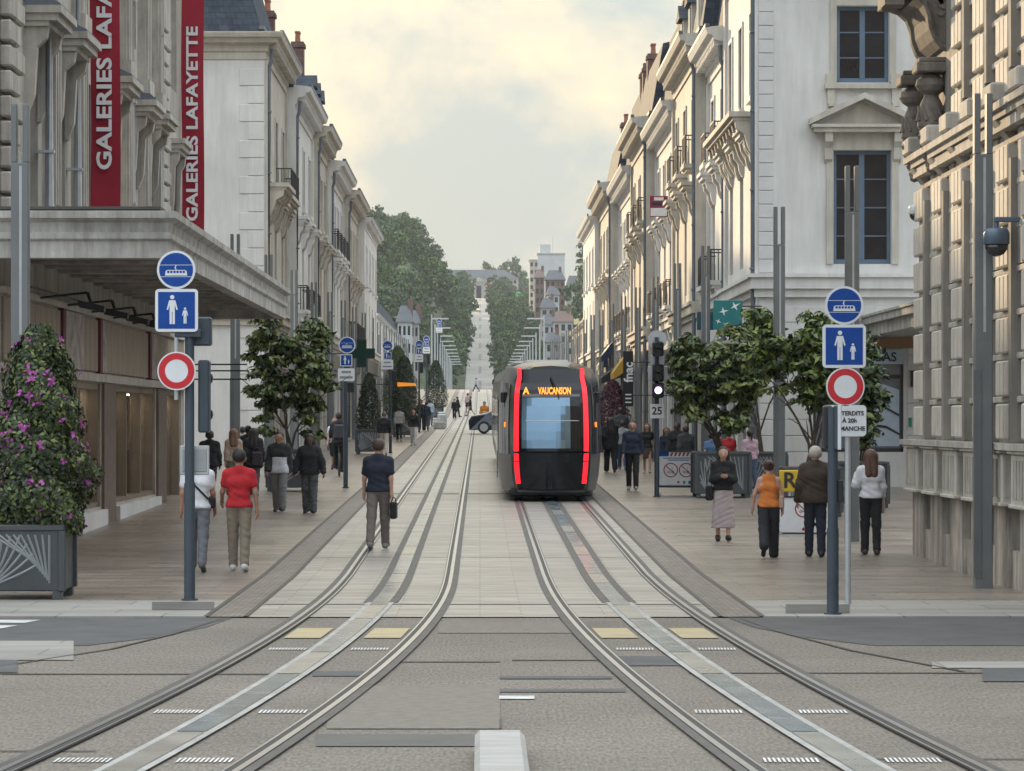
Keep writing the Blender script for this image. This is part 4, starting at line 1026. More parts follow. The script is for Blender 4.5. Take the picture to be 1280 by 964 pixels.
def sign_square(parent, c, w, y, kind='walk', h=None):
    x, z = c; h = h or w; mb = MB(); r = .05*w/.55; pts = []
    for cx, cz, a0 in ((w/2-r, h/2-r, 0), (-w/2+r, h/2-r, 90), (-w/2+r, -h/2+r, 180), (w/2-r, -h/2+r, 270)):
        pts += [(x+cx+r*math.cos(R(a0+k*22.5)), y, z+cz+r*math.sin(R(a0+k*22.5))) for k in range(5)]
    mb.prism(pts, (0, .03, 0)); o = mb.build('pedestrian_sign' if kind == 'walk' else 'text_plate', M['sign_white'], parent)
    if kind == 'walk':
        e = w*.43; mb = MB(); mb.box(x-e, x+e, y-.003, y, z-e, z+e); mb.build('blue_field', M['sign_blue'], o)
        mb = MB(); q = y-.006
        def fig(cx, cz, s):
            mb.disc((cx, cz+.80*s), .14*s, q, y-.003, 16)
            mb.prism([(cx+a*s, q, cz+b_*s) for a, b_ in ((-.20, .60), (.20, .60), (.36, .0), (.27, -.04), (.17, .32), (.17, -.95), (.02, -.95), (.02, -.15), (-.02, -.15), (-.02, -.95), (-.17, -.95), (-.17, .32), (-.27, -.04), (-.36, .0))], (0, .003, 0))
        fig(x-.10*w, z+.02*w, .36*w); fig(x+.20*w, z-.12*w, .20*w)
        mb.build('pedestrian_symbol', M['sign_white'], o)
    return o
def post(parent, h, r=.065, m=None):
    mb = MB(); mb.tube([(0, 0, 0), (0, 0, h*.42)], r*1.05, 14); mb.tube([(0, 0, h*.42), (0, 0, h)], r*.9, 14)
    mb.tube([(0, 0, 0), (0, 0, .04)], r*1.6, 14)
    return mb.build('post', m or M['pole'], parent, smooth=False)
# main post on the left
def left_post():
    b = G(237, 752.5); t = thing('sign_post', 'blue-grey post with tram, pedestrian and red ring signs near the flowering planter', 'sign post', b)
    Y = b.y; S = lambda px, py: ((px-VX)*Y/F_PX - b.x, CAMZ + (VY-py)*Y/F_PX)
    post(t, S(0, 400)[1])
    r = 24*Y/F_PX
    for kind, px, py in (('tram', 221.5, 338), ('ban', 222, 464)): sign_round(t, S(px, py), r, kind, -.14)
    sign_square(t, S(222, 388.5), .525, -.14)
    mb = MB(); x, z = S(223, 430); mb.tube([(x-.02, -.06, S(0, 500)[1]), (x-.02, -.06, S(0, 330)[1])], .028, 10); mb.build('sign_tube', M['alu'], t)
    mb = MB(); x0, z0 = S(219, 422); x1, z1 = S(252, 412); mb.cbox(x0, x1, -.1, .05, z0, z1, .01); mb.build('sign_bracket', M['pole'], t)
    for x0, y0, x1, y1 in ((240, 396, 263, 432), (247, 450, 261, 541)):
        a = S(x0, y1); c = S(x1, y0); mb = MB(); mb.cbox(a[0], c[0], .05, .32, a[1], c[1], .02); o = mb.build('signal_box', M['pole'], t)
        mb = MB(); k = 2 if y1 - y0 > 60 else 1
        for q in range(k):
            zc = a[1] + (c[1]-a[1])*(q+.5)/k; mb.tube([((a[0]+c[0])/2, .32, zc), ((a[0]+c[0])/2, .44, zc)], .09, 12)
        mb.build('lens_hood', M['black'], o)
    a = S(224, 594); c = S(261, 557); mb = MB(); mb.cbox(a[0], c[0], .07, .10, a[1], c[1], .01); mb.build('sign_back', M['alu'], t)
    a = S(227, 590); c = S(258, 561); mb = MB(); mb.cbox(a[0], c[0], .055, .075, a[1], c[1], .01); mb.build('sign_back_recess', mat('sign_back_grey', (.33, .35, .35), .5), t)
left_post()
def right_post():
    b = G(1041, 770); t = thing('sign_post', 'blue-grey signal post with a tall narrow box in front of the no-scooter panel', 'sign post', b)
    Y = b.y; S = lambda px, py: ((px-VX)*Y/F_PX - b.x, CAMZ + (VY-py)*Y/F_PX)
    post(t, S(0, 509)[1])
    a = S(1030, 560); c = S(1051, 507); mb = MB(); mb.cbox(a[0]-.0, a[0]+.10, .02, .22, a[1], c[1], .02); mb.build('signal_box', M['black'], t)
    mb = MB(); mb.cbox(a[0]+.11, a[0]+.19, -.1, .02, a[1]-.02, c[1], .01); mb.build('signal_housing', M['pole'], t)
    mb = MB(); mb.cbox(a[0]+.145, a[0]+.185, -.12, -.1, a[1]-.02, c[1], .004); mb.build('white_sticker', M['sign_white'], t)
    mb = MB(); mb.cbox(.05, .12, -.04, .06, S(0, 628)[1], S(0, 600)[1], .01); mb.build('push_button', M['black'], t)
    b = G(1060, 757); t = thing('sign_post', 'thin galvanised pole with tram, pedestrian and red ring signs and a text plate', 'sign post', b)
    Y = b.y; S2 = lambda px, py: ((px-VX)*Y/F_PX - b.x, CAMZ + (VY-py)*Y/F_PX)
    mb = MB(); mb.tube([(0, 0, 0), (0, 0, S2(0, 362)[1])], .036, 12); mb.build('post', M['alu'], t)
    r = 24*Y/F_PX
    for kind, px, py in (('tram', 1054.5, 382), ('ban', 1056, 483.5)): sign_round(t, S2(px, py), r, kind, -.07)
    sign_square(t, S2(1054.5, 433), 54*Y/F_PX, -.07)
    o = sign_square(t, S2(1055, 526), 54*Y/F_PX, -.07, 'text', 39*Y/F_PX)
    for txt, py in (('INTERDITS', 517), ('À 20h', 526), ('DIMANCHE', 536)):
        x, z = S2(1061, py); lettering(txt, .072, M['iron'], o, (x, -.075, z), off=.002)
right_post()
# repeated sign clusters further down the street
def cluster(label, px, py_base, tops, text=('SAUF', 'LIVRAISONS'), signal=False):
    b = G(px, py_base); t = thing('sign_post', label, 'sign post', b); Y = b.y
    S = lambda qx, qy: ((qx-VX)*Y/F_PX - b.x, CAMZ + (VY-qy)*Y/F_PX)
    (tx, ty, tr), (sx, sy, sw), (px_, py_, pw, ph) = tops
    post(t, S(0, ty)[1], .06)
    sign_round(t, S(tx, ty), tr*Y/F_PX, 'tram', -.12); sign_square(t, S(sx, sy), sw*Y/F_PX, -.12)
    o = sign_square(t, S(px_, py_), pw*Y/F_PX, -.12, 'text', ph*Y/F_PX)
    for i, tx_ in enumerate(text):
        x, z = S(px_, py_ + (i-.5)*ph*.42); hw = pw*Y/F_PX*(.28, .38)[i]; mb = MB(); mb.box(x-hw, x+hw, -.123, -.12, z-.03, z+.03); mb.build('text_line', M['frame_grey'], o)
    mb = MB(); mb.cbox(-.02, .22, .06, .3, S(0, py_+ph/2+14)[1], S(0, py_+ph/2+1)[1], .02); mb.build('signal_box', M['black'], t)
cluster('sign post with tram sign beside the pharmacy cross and the cyclist', 432, 611, ((434, 452, 10.5), (433, 471, 15), (433, 489, 21, 16)))
cluster('sign post with tram sign between the shrub pot and the walking couple', 488, 567, ((484.5, 461, 6.6), (484.5, 473.5, 9.5), (484, 484.5, 15, 12)))
cluster('sign post with tram sign by the orange awning', 524, 541, ((524, 464, 5), (524, 473, 7.5), (524, 481.5, 10, 9)))
cluster('sign post with tram sign behind the one by the orange awning', 533, 533, ((533, 459, 4), (533, 466, 6.5), (533, 473, 9, 8)))
cluster('small far sign post with tram sign near the zebra of the bridge end', 548, 505, ((549, 455.5, 3.2), (549, 461.5, 5), (549, 467, 8, 6)))
# signal mast with the 25 plate
def signal_mast():
    b = G(821, 622); t = thing('signal_mast', 'signal mast with two black signal heads, a lit lamp and a 25 plate', 'traffic light', b); Y = b.y
    S = lambda qx, qy: ((qx-VX)*Y/F_PX - b.x, CAMZ + (VY-qy)*Y/F_PX)
    post(t, S(0, 440)[1], .058)
    mb = MB(); mb.disc(S(822, 443), 12*Y/F_PX, .1, .13, 32); mb.build('sign_back', M['alu'], t)
    a, c = S(813, 475), S(831, 462); mb = MB(); mb.cbox(a[0], c[0], .1, .13, a[1], c[1], .01); mb.build('sign_back', M['alu'], t)
    a, c = S(810, 494), S(835, 476); mb = MB(); mb.cbox(a[0], c[0], .1, .13, a[1], c[1], .01); mb.build('sign_back', M['alu'], t)
    lam = mat('signal_lamp_violet', (.7, .6, .9), .3, 0, 1, emit=(.75, .55, 1), estr=3.0)
    for (x0, y0, x1, y1, n) in ((815, 446, 829, 464, 2), (815, 474, 829, 496, 2), (815, 497, 829, 516, 1)):
        a, c = S(x0, y1), S(x1, y0); mb = MB(); mb.cbox(a[0], c[0], -.28, -.08, a[1], c[1], .03); o = mb.build('signal_head', M['black'], t)
        for q in range(n):
            zc = a[1] + (c[1]-a[1])*(q+.5)/n; xc = (a[0]+c[0])/2
            mb = MB(); mb.tube([(xc, -.285, zc), (xc, -.30, zc)], .085, 14); mb.build('lens', lam if n == 1 else mat('dark_lens', (.02, .02, .025), .2), o)
            mb = MB(); mb.tube([(xc, -.28, zc), (xc, -.42, zc+.01)], .10, 14, cap=False); mb.build('visor', M['black'], o)
    a, c = S(812.5, 541.5), S(830, 523.5); mb = MB(); mb.cbox(a[0], c[0], -.1, -.08, a[1], c[1], .006); o = mb.build('speed_plate', M['sign_white'], t)
    x, z = S(821, 532.5); lettering('25', .26, M['iron'], o, (x, -.104, z), off=.006)
signal_mast()

# ================================================================== LIGHT WANDS
def wand():
    t = thing('light_mast', 'x', 'street lamp', (0, 0, 0), group='forked grey light masts along the street')
    mb = MB(); mb.cbox(-.115, .125, -.09, .09, 0, 5.75, .012); mb.build('mast', M['wand'], t)
    mb = MB(); mb.cbox(-.125, -.02, -.1, -.09, .15, 2.9, .003); mb.build('access_cover', mat('mast_cover', (.13, .14, .145), .5, .1, 2, metal=.2), t)
    for a, b in ((-.115, -.035), (.045, .125)):
        mb = MB(); mb.cbox(a, b, -.085, .085, 5.752, 6.55, .008); mb.build('prong', M['wand'], t)
    mb = MB(); mb.cbox(.0, .035, -.094, -.0905, 3.4, 5.7, .001); mb.build('light_slot', mat('slot_lens', (.42, .43, .43), .4), t)
    return t
w0 = wand(); w0.location = (6.64, 42.3, 0)
w0['label'] = 'forked grey light mast carrying the dome camera, beside the stone building'
GRP = 'forked grey light mast standing along the pavement of the long street'
wspots = [('forked grey light mast rising behind the signal box and thin galvanised pole', 6.47, 55.7), ('forked grey light mast in front of the white corner house', 6.4, 68.5), ('forked grey light mast beside the flowering planter', -6.28, 43.7)]
for l, x, y in wspots: dup(w0, (x, y, gz(y)), 0, l)
RW = ['beside the bank signs', 'in front of the house with the tall slate mansard', 'in front of the house with the dark mansard block', 'near the tall black shop sign', 'in front of the house carrying the framed pink sign', 'near the black sloping awning', 'in front of the house with red chimney stacks', 'in front of the house with the stepped cornice', 'in front of the plain end block above the shops']
LW = ['at the mouth of the side street past the canopy', 'in front of the blank side wall', 'at the corner of the blank-walled house', 'between the magnolia tree and the pharmacy cross', 'next to the house with twin downpipes', 'in front of the narrow house with ribbed pilasters', 'in front of the house with dark second floor railings', 'by the orange awning', 'in front of the plain end block on the pharmacy side']
for k in range(16): y = 88 + 12.6*k; dup(w0, (6.2, y, gz(y)), 0, 'forked grey light mast ' + RW[k] if k < 9 else 'forked grey light mast past the plain end block above the shops')
for k in range(16): y = 81 + 12.8*k; dup(w0, (-6.2, y, gz(y)), 0, 'forked grey light mast ' + LW[k] if k < 9 else 'forked grey light mast past the plain end block on the pharmacy side')
# bridge lamps with short arms over the road
def arm_lamp():
    t = thing('arm_lamp', 'slim pale lamp post with a short arm on the bridge', 'street lamp', (0, 0, 0), group='lamps lining the bridge')
    mb = MB(); mb.tube([(0, 0, -3), (0, 0, 11.2)], [.16, .1], 8); mb.build('post', M['alu'], t)
    mb = MB(); mb.cbox(.0, 2.4, -.12, .12, 10.5, 10.7, .03); mb.build('lamp_arm', M['alu'], t)
    return t
al = arm_lamp(); al.location = (-6.8, 450, gz(450))
for k in range(1, 11): y = 450 + 32*k; dup(al, (-6.8, y, gz(y)), 0)
for k in range(11):
    y = 450 + 32*k; o = dup(al, (9.0, y, gz(y)), math.pi)

# ================================================================== PLANTERS, TREES
M['leaf_d'] = mat('dark_leaf', (.030, .050, .016), .45, .3, 4)
M['leaf_m'] = mat('green_leaf', (.085, .125, .028), .42, .3, 4)
M['leaf_l'] = mat('light_leaf', (.19, .21, .055), .42, .25, 4)
M['leaf_y'] = mat('bright_leaf', (.18, .235, .04), .45, .25, 4)
M['bark'] = mat('bark', (.07, .055, .042), .9, .3, 8, .5)
M['flower'] = mat('magenta_flower', (.36, .07, .30), .6, .3, 9)
M['plum'] = mat('plum_leaf', (.075, .018, .035), .5, .35, 6)
M['shrub_d'] = mat('dull_shrub_leaf', (.022, .026, .014), .6, .3, 5)
def leaf_mesh(name, centers, normals, size, mats, weights, aspect=.45, seed=0, smooth=False):
    g = np.random.default_rng(seed); n = len(centers)
    nrm = normals + g.normal(0, .45, (n, 3)); nrm /= np.linalg.norm(nrm, axis=1, keepdims=True) + 1e-9
    a = g.normal(0, 1, (n, 3)); a -= (a*nrm).sum(1, keepdims=True)*nrm; a /= np.linalg.norm(a, axis=1, keepdims=True) + 1e-9
    b = np.cross(nrm, a); L = size*g.uniform(.6, 1.3, (n, 1)); Wd = L*aspect
    v = np.stack([centers - a*L*.5, centers + b*Wd*.5 - a*L*.05 + nrm*L*.10, centers + a*L*.5, centers - b*Wd*.5 - a*L*.05 + nrm*L*.10], 1).reshape(-1, 3)
    me = bpy.data.meshes.new(name); me.vertices.add(4*n); me.vertices.foreach_set('co', v.ravel())
    me.loops.add(4*n); me.loops.foreach_set('vertex_index', np.arange(4*n)); me.polygons.add(n)
    me.polygons.foreach_set('loop_start', np.arange(n)*4); me.polygons.foreach_set('loop_total', np.full(n, 4))
    for m in mats: me.materials.append(m)
    me.polygons.foreach_set('material_index', g.choice(len(mats), n, p=weights)); me.update(calc_edges=True); return me
def clump_cloud(n, nclump, inside, lo, hi, crad, seed, shell=.55):
    """leaf positions gathered on clump shells inside a crown shape"""
    g = np.random.default_rng(seed); cs = []
    while len(cs) < nclump:
        p = g.uniform(lo, hi)
        if inside(p): cs.append(p)
    cs = np.array(cs); k = g.integers(0, nclump, n); d = g.normal(0, 1, (n, 3)); d /= np.linalg.norm(d, axis=1, keepdims=True)
    d[:, 2] = np.abs(d[:, 2])*.9 - .25
    r = crad*(shell + (1-shell)*g.random((n, 1)))*g.uniform(.6, 1.35, (nclump, 1))[k]
    return cs[k] + d*r, d + np.array([0, 0, .5])
def planter(parent, w, d, h, legs=.09):
    zm = mat('planter_zinc', (.075, .082, .087), .45, .15, 2, .05, metal=.35)
    mb = MB(); mb.cbox(-w/2, w/2, -d/2, d/2, legs, h, .015); mb.cbox(-w/2-.03, w/2+.03, -d/2-.03, d/2+.03, h-.05, h+.02, .01); b = mb.build('planter_box', zm, parent)
    for sx in (-1, 1):
        for sy in (-1, 1):
            mb = MB(); x = sx*(w/2-.06); y = sy*(d/2-.06); mb.box(x-.06, x+.06, y-.06, y+.06, 0, legs+.01); mb.build('foot', zm, parent)
            mb = MB(); mb.cbox(sx*(w/2)-.045, sx*(w/2)+.045, sy*d/2-.045, sy*d/2+.045, legs, h-.05, .01); mb.build('corner_upright', zm, parent)
    sl = mat('planter_slat', (.33, .35, .36), .4, .1, 3, metal=.4)
    for k in range(15):                                   # fan of curved slats on the near face
        pts = []
        for q in range(8):
            f = q/7; ang = R(18 + k*9.5); x = -w*.30 + math.cos(ang)*w*.72*f - .16*w*f*f*(1 if ang < 1.6 else -1); z = legs + .06 + math.sin(ang)*(h-legs-.1)*1.25*f
            if abs(x) < w/2-.07 and legs+.04 < z < h-.09: pts.append((x, -d/2-.006, z))
        if len(pts) > 2: mb = MB(); mb.tube(pts, .017, 4); mb.build('slat', sl, b)
    for k in range(9):
        pts = []
        for q in range(7):
            f = q/6; x = w*.36 - w*.08*k*(.3+.7*f); z = h-.1 - (h-legs-.2)*(1-f)*(1-.06*k)
            if abs(x) < w/2-.07 and z > legs + .05: pts.append((x, -d/2-.008, z))
        if len(pts) > 2: mb = MB(); mb.tube(pts, .015, 4); mb.build('slat', sl, b)
    return b
def branches(mb, base, h, n, spread, r, seed):
    g = random.Random(seed); tips = []
    for i in range(n):
        a = g.random()*6.28; p = Vector(base) + Vector((g.uniform(-.1, .1), g.uniform(-.1, .1), 0)); pts = [p]
        for k in range(4):
            p = p + Vector((math.cos(a)*spread*.25*(k*.5+.4) + g.uniform(-.06, .06), math.sin(a)*spread*.25*(k*.5+.4) + g.uniform(-.06, .06), h/4*g.uniform(.85, 1.1))); pts.append(p)
        mb.tube(pts, [r, r*.8, r*.6, r*.4, r*.2], 7); tips.append(p)
        for q in range(3):
            s = pts[1+q]; e = s + Vector((g.uniform(-1, 1)*spread*.6, g.uniform(-1, 1)*spread*.6, h*.22)); mb.tube([s, (s+e)/2 + Vector((0, 0, .08)), e], [r*.45, r*.3, r*.12], 5)
    return tips
def planter_tree(label, x, y, pw, ph, th, cz0, rx, ry, nst, nleaf, seed, mats, w, stem_r=.035, cx=0, flowers=0):
    t = thing('planter_tree', label, 'tree', (x, y, gz(y) + .02))
    pl = planter(t, pw, pw, ph)
    mb = MB(); mb.box(-pw/2+.03, pw/2-.03, -pw/2+.03, pw/2-.03, ph-.1, ph+.022); mb.build('soil', M['bark'], t)
    mb = MB(); branches(mb, (0, 0, ph), (cz0 + th)/2 - ph, nst, rx*.9, stem_r, seed); mb.build('trunk', M['bark'], t)
    H = th - cz0
    def ins(p):
        q = Vector(((p[0]-cx)/rx, p[1]/ry, (p[2]-cz0-H/2)/(H/2)))
        bulge = .82 + .18*math.sin(p[0]*5+seed) + .12*math.sin(p[2]*6+p[1]*4)
        return q.length < bulge
    c, nn = clump_cloud(int(nleaf*1.6), 150, ins, (cx-rx, -ry, cz0), (cx+rx, ry, th), .27, seed, .35)
    obj('crown', leaf_mesh('crown', c, nn, .20, mats, w, .42, seed), t)
    if flowers:
        mb = MB()
        for q in range(flowers):
            i = random.randrange(len(c)); mb.lathe([(.0, -.03), (.05, 0), (.06, .05), (.02, .07)], tuple(c[i]), 8)
        mb.build('blossom', mat('pink_blossom', (.5, .2, .25), .6), t)
    return t
def TX(px, y): return (px - VX)*y/F_PX
LM = [M['leaf_d'], M['leaf_m'], M['leaf_l']]
planter_tree('glossy magnolia tree in a metal planter behind the two men in dark jackets', TX(364, 82), 82, 1.15, 1.05, 4.75, 1.35, 1.48, 1.1, 4, 5600, 11, LM, [.45, .33, .22])
planter_tree('magnolia tree in a slatted metal planter by the information panel', TX(903, 77), 77.4, 1.30, 1.08, 4.2, 1.5, 1.5, 1.2, 4, 6600, 12, LM, [.36, .36, .28], flowers=1, cx=-.0)
planter_tree('loose multi-stemmed tree behind the no-scooter panel', TX(1015, 66), 66.3, 1.15, 1.0, 4.3, 2.1, 1.15, .9, 5, 3300, 13, [M['leaf_d'], M['leaf_m'], M['leaf_y']], [.35, .38, .27], stem_r=.04)
planter_tree('dense dark tree beside the thin galvanised sign pole', TX(1082, 70), 71.0, 1.1, 1.0, 3.9, 1.3, .68, .7, 3, 2600, 14, LM, [.65, .28, .07])
planter_tree('small leafy tree joining the magnolia towards the white house', TX(958, 80), 81.0, 1.1, 1.0, 4.6, 2.6, .95, .9, 3, 2600, 15, [M['leaf_d'], M['leaf_m'], M['leaf_y']], [.25, .4, .35])
def flowering_shrub():
    y = 40.15; x = TX(27, 40); t = thing('flowering_shrub', 'tall columnar shrub with magenta flowers in a zinc planter', 'shrub', (x, y, .02))
    planter(t, 1.12, 1.12, .90, .10)
    mb = MB(); branches(mb, (0, 0, .8), 1.9, 6, .35, .03, 3); mb.build('trunk', M['bark'], t)
    def prof(z): return .66*min(1, .8+(z-.8)/2.2)*max(0, 1 - max(0, (z-1.35)/2.12)**1.5)**.62 + .04
    g = np.random.default_rng(5); C = []; N = []
    while len(C) < 13000:
        z = g.uniform(.8, 3.38); a = g.uniform(0, 6.283); rr = prof(z)*(.92 + .14*math.sin(a*4+z*5) + .12*math.sin(z*9+a*2))*math.sqrt(g.uniform(.45, 1.0))
        C.append((rr*math.cos(a)+.2, rr*math.sin(a), z + .03*math.sin(a*9))); N.append((math.cos(a), math.sin(a), .35))
    C, N = np.array(C), np.array(N)
    obj('foliage', leaf_mesh('foliage', C, N, .085, [M['leaf_d'], M['leaf_m'], M['shrub_d'], M['leaf_l']], [.42, .30, .18, .10], .5, 6), t)
    fc = []; fn = []
    for q in range(85):
        i = g.integers(0, len(C)); k = g.integers(4, 16)
        if math.hypot(C[i][0]-.2, C[i][1]) < prof(C[i][2])*.7: continue
        fc.append(C[i]*np.array([1.06, 1.06, 1]) + g.normal(0, .035, (k, 3))); fn.append(np.tile(N[i], (k, 1)))
    obj('blossom', leaf_mesh('blossom', np.concatenate(fc), np.concatenate(fn), .055, [M['flower']], [1], .8, 8), t)['kind'] = 'stuff'
    0 and obj('flowers', leaf_mesh('flowers', np.concatenate(fc), np.concatenate(fn), .055, [M['flower']], [1], .8, 8), t)
flowering_shrub()
def cone_shrub(label, px, y, w, h, pw, m, seed, rx=.55):
    t = thing('potted_shrub', label, 'shrub', (TX(px, y), y, gz(y)+.02)); planter(t, pw, pw, .95)
    mb = MB(); branches(mb, (0, 0, .9), 1.2, 4, .3, .03, seed); mb.build('trunk', M['bark'], t)
    g = np.random.default_rng(seed); n = int(4200*max(1, w*h/2.4)); z = g.uniform(.9, h, n); f = (z-.9)/(h-.9); a = g.uniform(0, 6.283, n)
    r = w*np.sqrt(np.clip(1-f, 0, 1))*(.75+.25*np.minimum(1, f*5))*(.9+.1*np.sin(a*5+z*7))*np.sqrt(g.uniform(.4, 1, n))
    C = np.stack([r*np.cos(a), r*np.sin(a), z], 1); N = np.stack([np.cos(a), np.sin(a), np.full(n, .3)], 1)
    obj('foliage', leaf_mesh('foliage', C, N, .10, m, [.7, .3], .45, seed), t)
    return t
cone_shrub('dark conical shrub in a square pot beside the pharmacy cross post', 461, 125, .66, 3.15, .95, [M['shrub_d'], M['leaf_d']], 21)
cone_shrub('plum-leaved bush behind the tram near the shop awnings', 766, 128, .95, 2.9, 1.0, [M['plum'], M['plum']], 22)
cone_shrub('dark clipped bush behind the sign posts near the orange awning', 505, 165, 1.1, 4.2, 1.1, [M['leaf_d'], M['shrub_d']], 23)
cone_shrub('clipped green bush further along near the orange awning', 545, 250, 1.2, 4.6, 1.1, [M['leaf_d'], M['shrub_d']], 24)
cone_shrub('loose green bush in a pot past the dark conical shrub', 497, 190, 1.3, 5.0, 1.1, [M['leaf_m'], M['leaf_d']], 25)

# ================================================================== PANELS, SIGNS, SMALL THINGS
def info_panel(label, px0, px1, pytop, pybot, y, lean, legs, stripes, one):
    x0, x1 = TX(px0, y), TX(px1, y); b = (x0+x1)/2; w = x1-x0; zb = gz(y)+.02
    ztop = CAMZ+(VY-pytop)*y/F_PX-zb; zbot = CAMZ+(VY-pybot)*y/F_PX-zb
    t = thing('info_panel', label, 'panel', (b, y, zb))
    mb = MB(); mb.cbox(-w/2, w/2, 0, .04, zbot, ztop, .006); o = mb.build('board', M['sign_white'], t)
    mb = MB()
    for a, c, d, e in ((-w/2-.03, -w/2, 0, ztop+.02), (w/2, w/2+.03, 0, ztop+.02)): mb.box(a, c, -.02, .05, d, e)
    mb.box(-w/2, w/2, -.02, .05, zbot-.05, zbot); mb.box(-w/2, w/2, -.02, .05, ztop, ztop+.03)
    mb.build('frame', M['iron'], t)
    for s in (-1, 1): mb = MB(); mb.box(s*w/2-.04, s*w/2+.04, -.3, .3, 0, .05); mb.build('foot', M['alu'], t)
    h = ztop-zbot
    navy = M['sign_blue']; pr = M['iron']; redp = mat('dull_red_print', (.35, .03, .03), .5)
    if stripes:
        mb = MB(); mb.box(-w/2, -w*.25, -.004, 0, ztop-.13*h, ztop); mb.build('blue_corner', navy, o)
        for k in range(7):
            x = -w*.22 + k*w*.105; mb = MB(); mb.prism([(x, -.004, ztop-.13*h), (x+.05*w, -.004, ztop-.13*h), (x+.09*w, -.004, ztop-.01), (x+.04*w, -.004, ztop-.01)], (0, .004, 0)); mb.build('red_stripe', M['sign_red'] if False else redp, o)
    cs = ((0, ),) if one else ((-w*.2,), (w*.2,))
    for (cx,) in cs:
        r = min(.19*w if not one else .2*w, .25*h); cz = zbot + h*(.46 if not one else .68)
        mb = MB(); mb.disc((cx, cz), r, -.006, 0, 28, ri=r*.86); a = R(-42)
        dx, dz = math.cos(a)*r*.9, math.sin(a)*r*.9; nx, nz = -math.sin(a)*r*.06, math.cos(a)*r*.06
        mb.prism([(cx-dx-nx, -.007, cz-dz-nz), (cx+dx-nx, -.007, cz+dz-nz), (cx+dx+nx, -.007, cz+dz+nz), (cx-dx+nx, -.007, cz-dz+nz)], (0, .005, 0))
        mb.build('prohibition_ring', redp, o)
        mb = MB(); mb.disc((cx-r*.3, cz-r*.3), r*.17, -.004, 0, 14, ri=r*.12); mb.disc((cx+r*.3, cz-r*.3), r*.17, -.004, 0, 14, ri=r*.12); mb.box(cx-r*.3, cx+r*.3, -.004, 0, cz-r*.32, cz-r*.27); mb.box(cx+r*.2, cx+r*.24, -.004, 0, cz-r*.3, cz+r*.4)
        mb.build('scooter_symbol', pr, o)
    if stripes:
        for q, ww in ((.80, .8), (.74, .55)):
            mb = MB(); mb.box(-w*ww/2, w*ww/2, -.004, 0, zbot+h*q, zbot+h*q+.025); mb.build('text_line', mat('blue_print', (.10, .2, .35), .5), o)
    mb = MB(); mb.disc((-.0, zbot+h*.1), .03, -.004, 0, 12); mb.build('round_logo', redp, o)
    for k, c in enumerate(((.02, .25, .2), (.02, .1, .25))):
        mb = MB(); mb.box(w*.12+k*w*.14, w*.18+k*w*.14, -.004, 0, zbot+h*.05, zbot+h*.14); mb.build('square_logo', mat('logo%d' % k, c, .5), o)
    return t
info_panel('white information panel with striped top and two crossed-out scooters', 824, 872, 565, 607, 79.0, 0, True, True, False)
info_panel('white panel with one crossed-out scooter behind the orange-topped woman', 973, 1036, 622, 666, 58.5, 0, True, False, True)
def yellow_R():
    y = 62.5; t = thing('yellow_sign', 'yellow sign with a black letter R behind the man in the brown coat', 'sign', (TX(987, y), y, gz(y)+.02))
    mb = MB(); z0 = CAMZ+(VY-616)*y/F_PX-gz(y); mb.cbox(-.21, .21, 0, .03, z0, z0+.42, .015); o = mb.build('plate', mat('yellow_plate', (.62, .42, .02), .5), t)
    lettering('R', .42, M['iron'], o, (.0, -.006, z0+.21), off=.01)
    mb = MB(); mb.tube([(0, .05, 0), (0, .05, z0+.4)], .025, 8); mb.build('post', M['alu'], t)
yellow_R()
def pharmacy():
    y = 108; b = P(452, 442, y); t = thing('pharmacy_cross', 'dark green pharmacy cross hanging over the pavement', 'sign', (b.x, y, b.z))
    a = .45; w = .17; mb = MB()
    mb.prism([(px_, -.1, pz_) for px_, pz_ in ((-w, -a*1.05), (w, -a*1.05), (w, -w), (a, -w), (a, w), (w, w), (w, a*1.05), (-w, a*1.05), (-w, w), (-a, w), (-a, -w), (-w, -w))], (0, .2, 0)); mb.build('cross_body', mat('dark_green_cross', (.004, .016, .011), .4), t)
    mb = MB()
    for (x0, x1, z0, z1) in ((-w*.8, w*.8, -a*.95, a*.95), (-a*.92, -w*.82, -w*.8, w*.8), (w*.82, a*.92, -w*.8, w*.8)): mb.box(x0, x1, -.106, -.1, z0, z1)
    mb.build('lamp_field', mat('cross_leds', (.003, .022, .015), .4, .5, 30, spec=.2), t)
    mb = MB(); mb.tube([(-a, 0, 0), (-7.2 - b.x, 0, 0)], .03, 6); mb.build('bracket', M['iron'], t)
pharmacy()
def hang_sign(name, label, cat, px0, px1, py0, py1, y, m, deco, wallx):
    a, c = P(px0, py1, y), P(px1, py0, y); t = thing(name, label, cat, ((a.x+c.x)/2, y, a.z)); w, h = c.x-a.x, c.z-a.z
    mb = MB(); mb.cbox(-w/2, w/2, 0, .1, 0, h, .01); o = mb.build('plate', m, t); mb = MB()
    for z in (h*.2, h*.8): mb.tube([(w/2, .05, z), (wallx-t.location.x, .05, z)], .02, 6)
    mb.build('bracket', M['iron'], t); deco(o, w, h); return t
teal = mat('teal_sign', (.012, .16, .16), .5); teal2 = mat('dark_teal_sign', (.006, .085, .12), .5)
def star(o, x, z, s, a):
    mb = MB(); pts = []
    for k in range(8):
        r = s*(1.0 if k % 2 == 0 else .28)*(1.25 if k == 0 else 1); q = a + k*math.pi/4; pts.append((x+r*math.cos(q), -.004, z+r*math.sin(q)))
    mb.prism(pts, (0, .004, 0)); mb.build('star_bird', M['sign_white'], o)
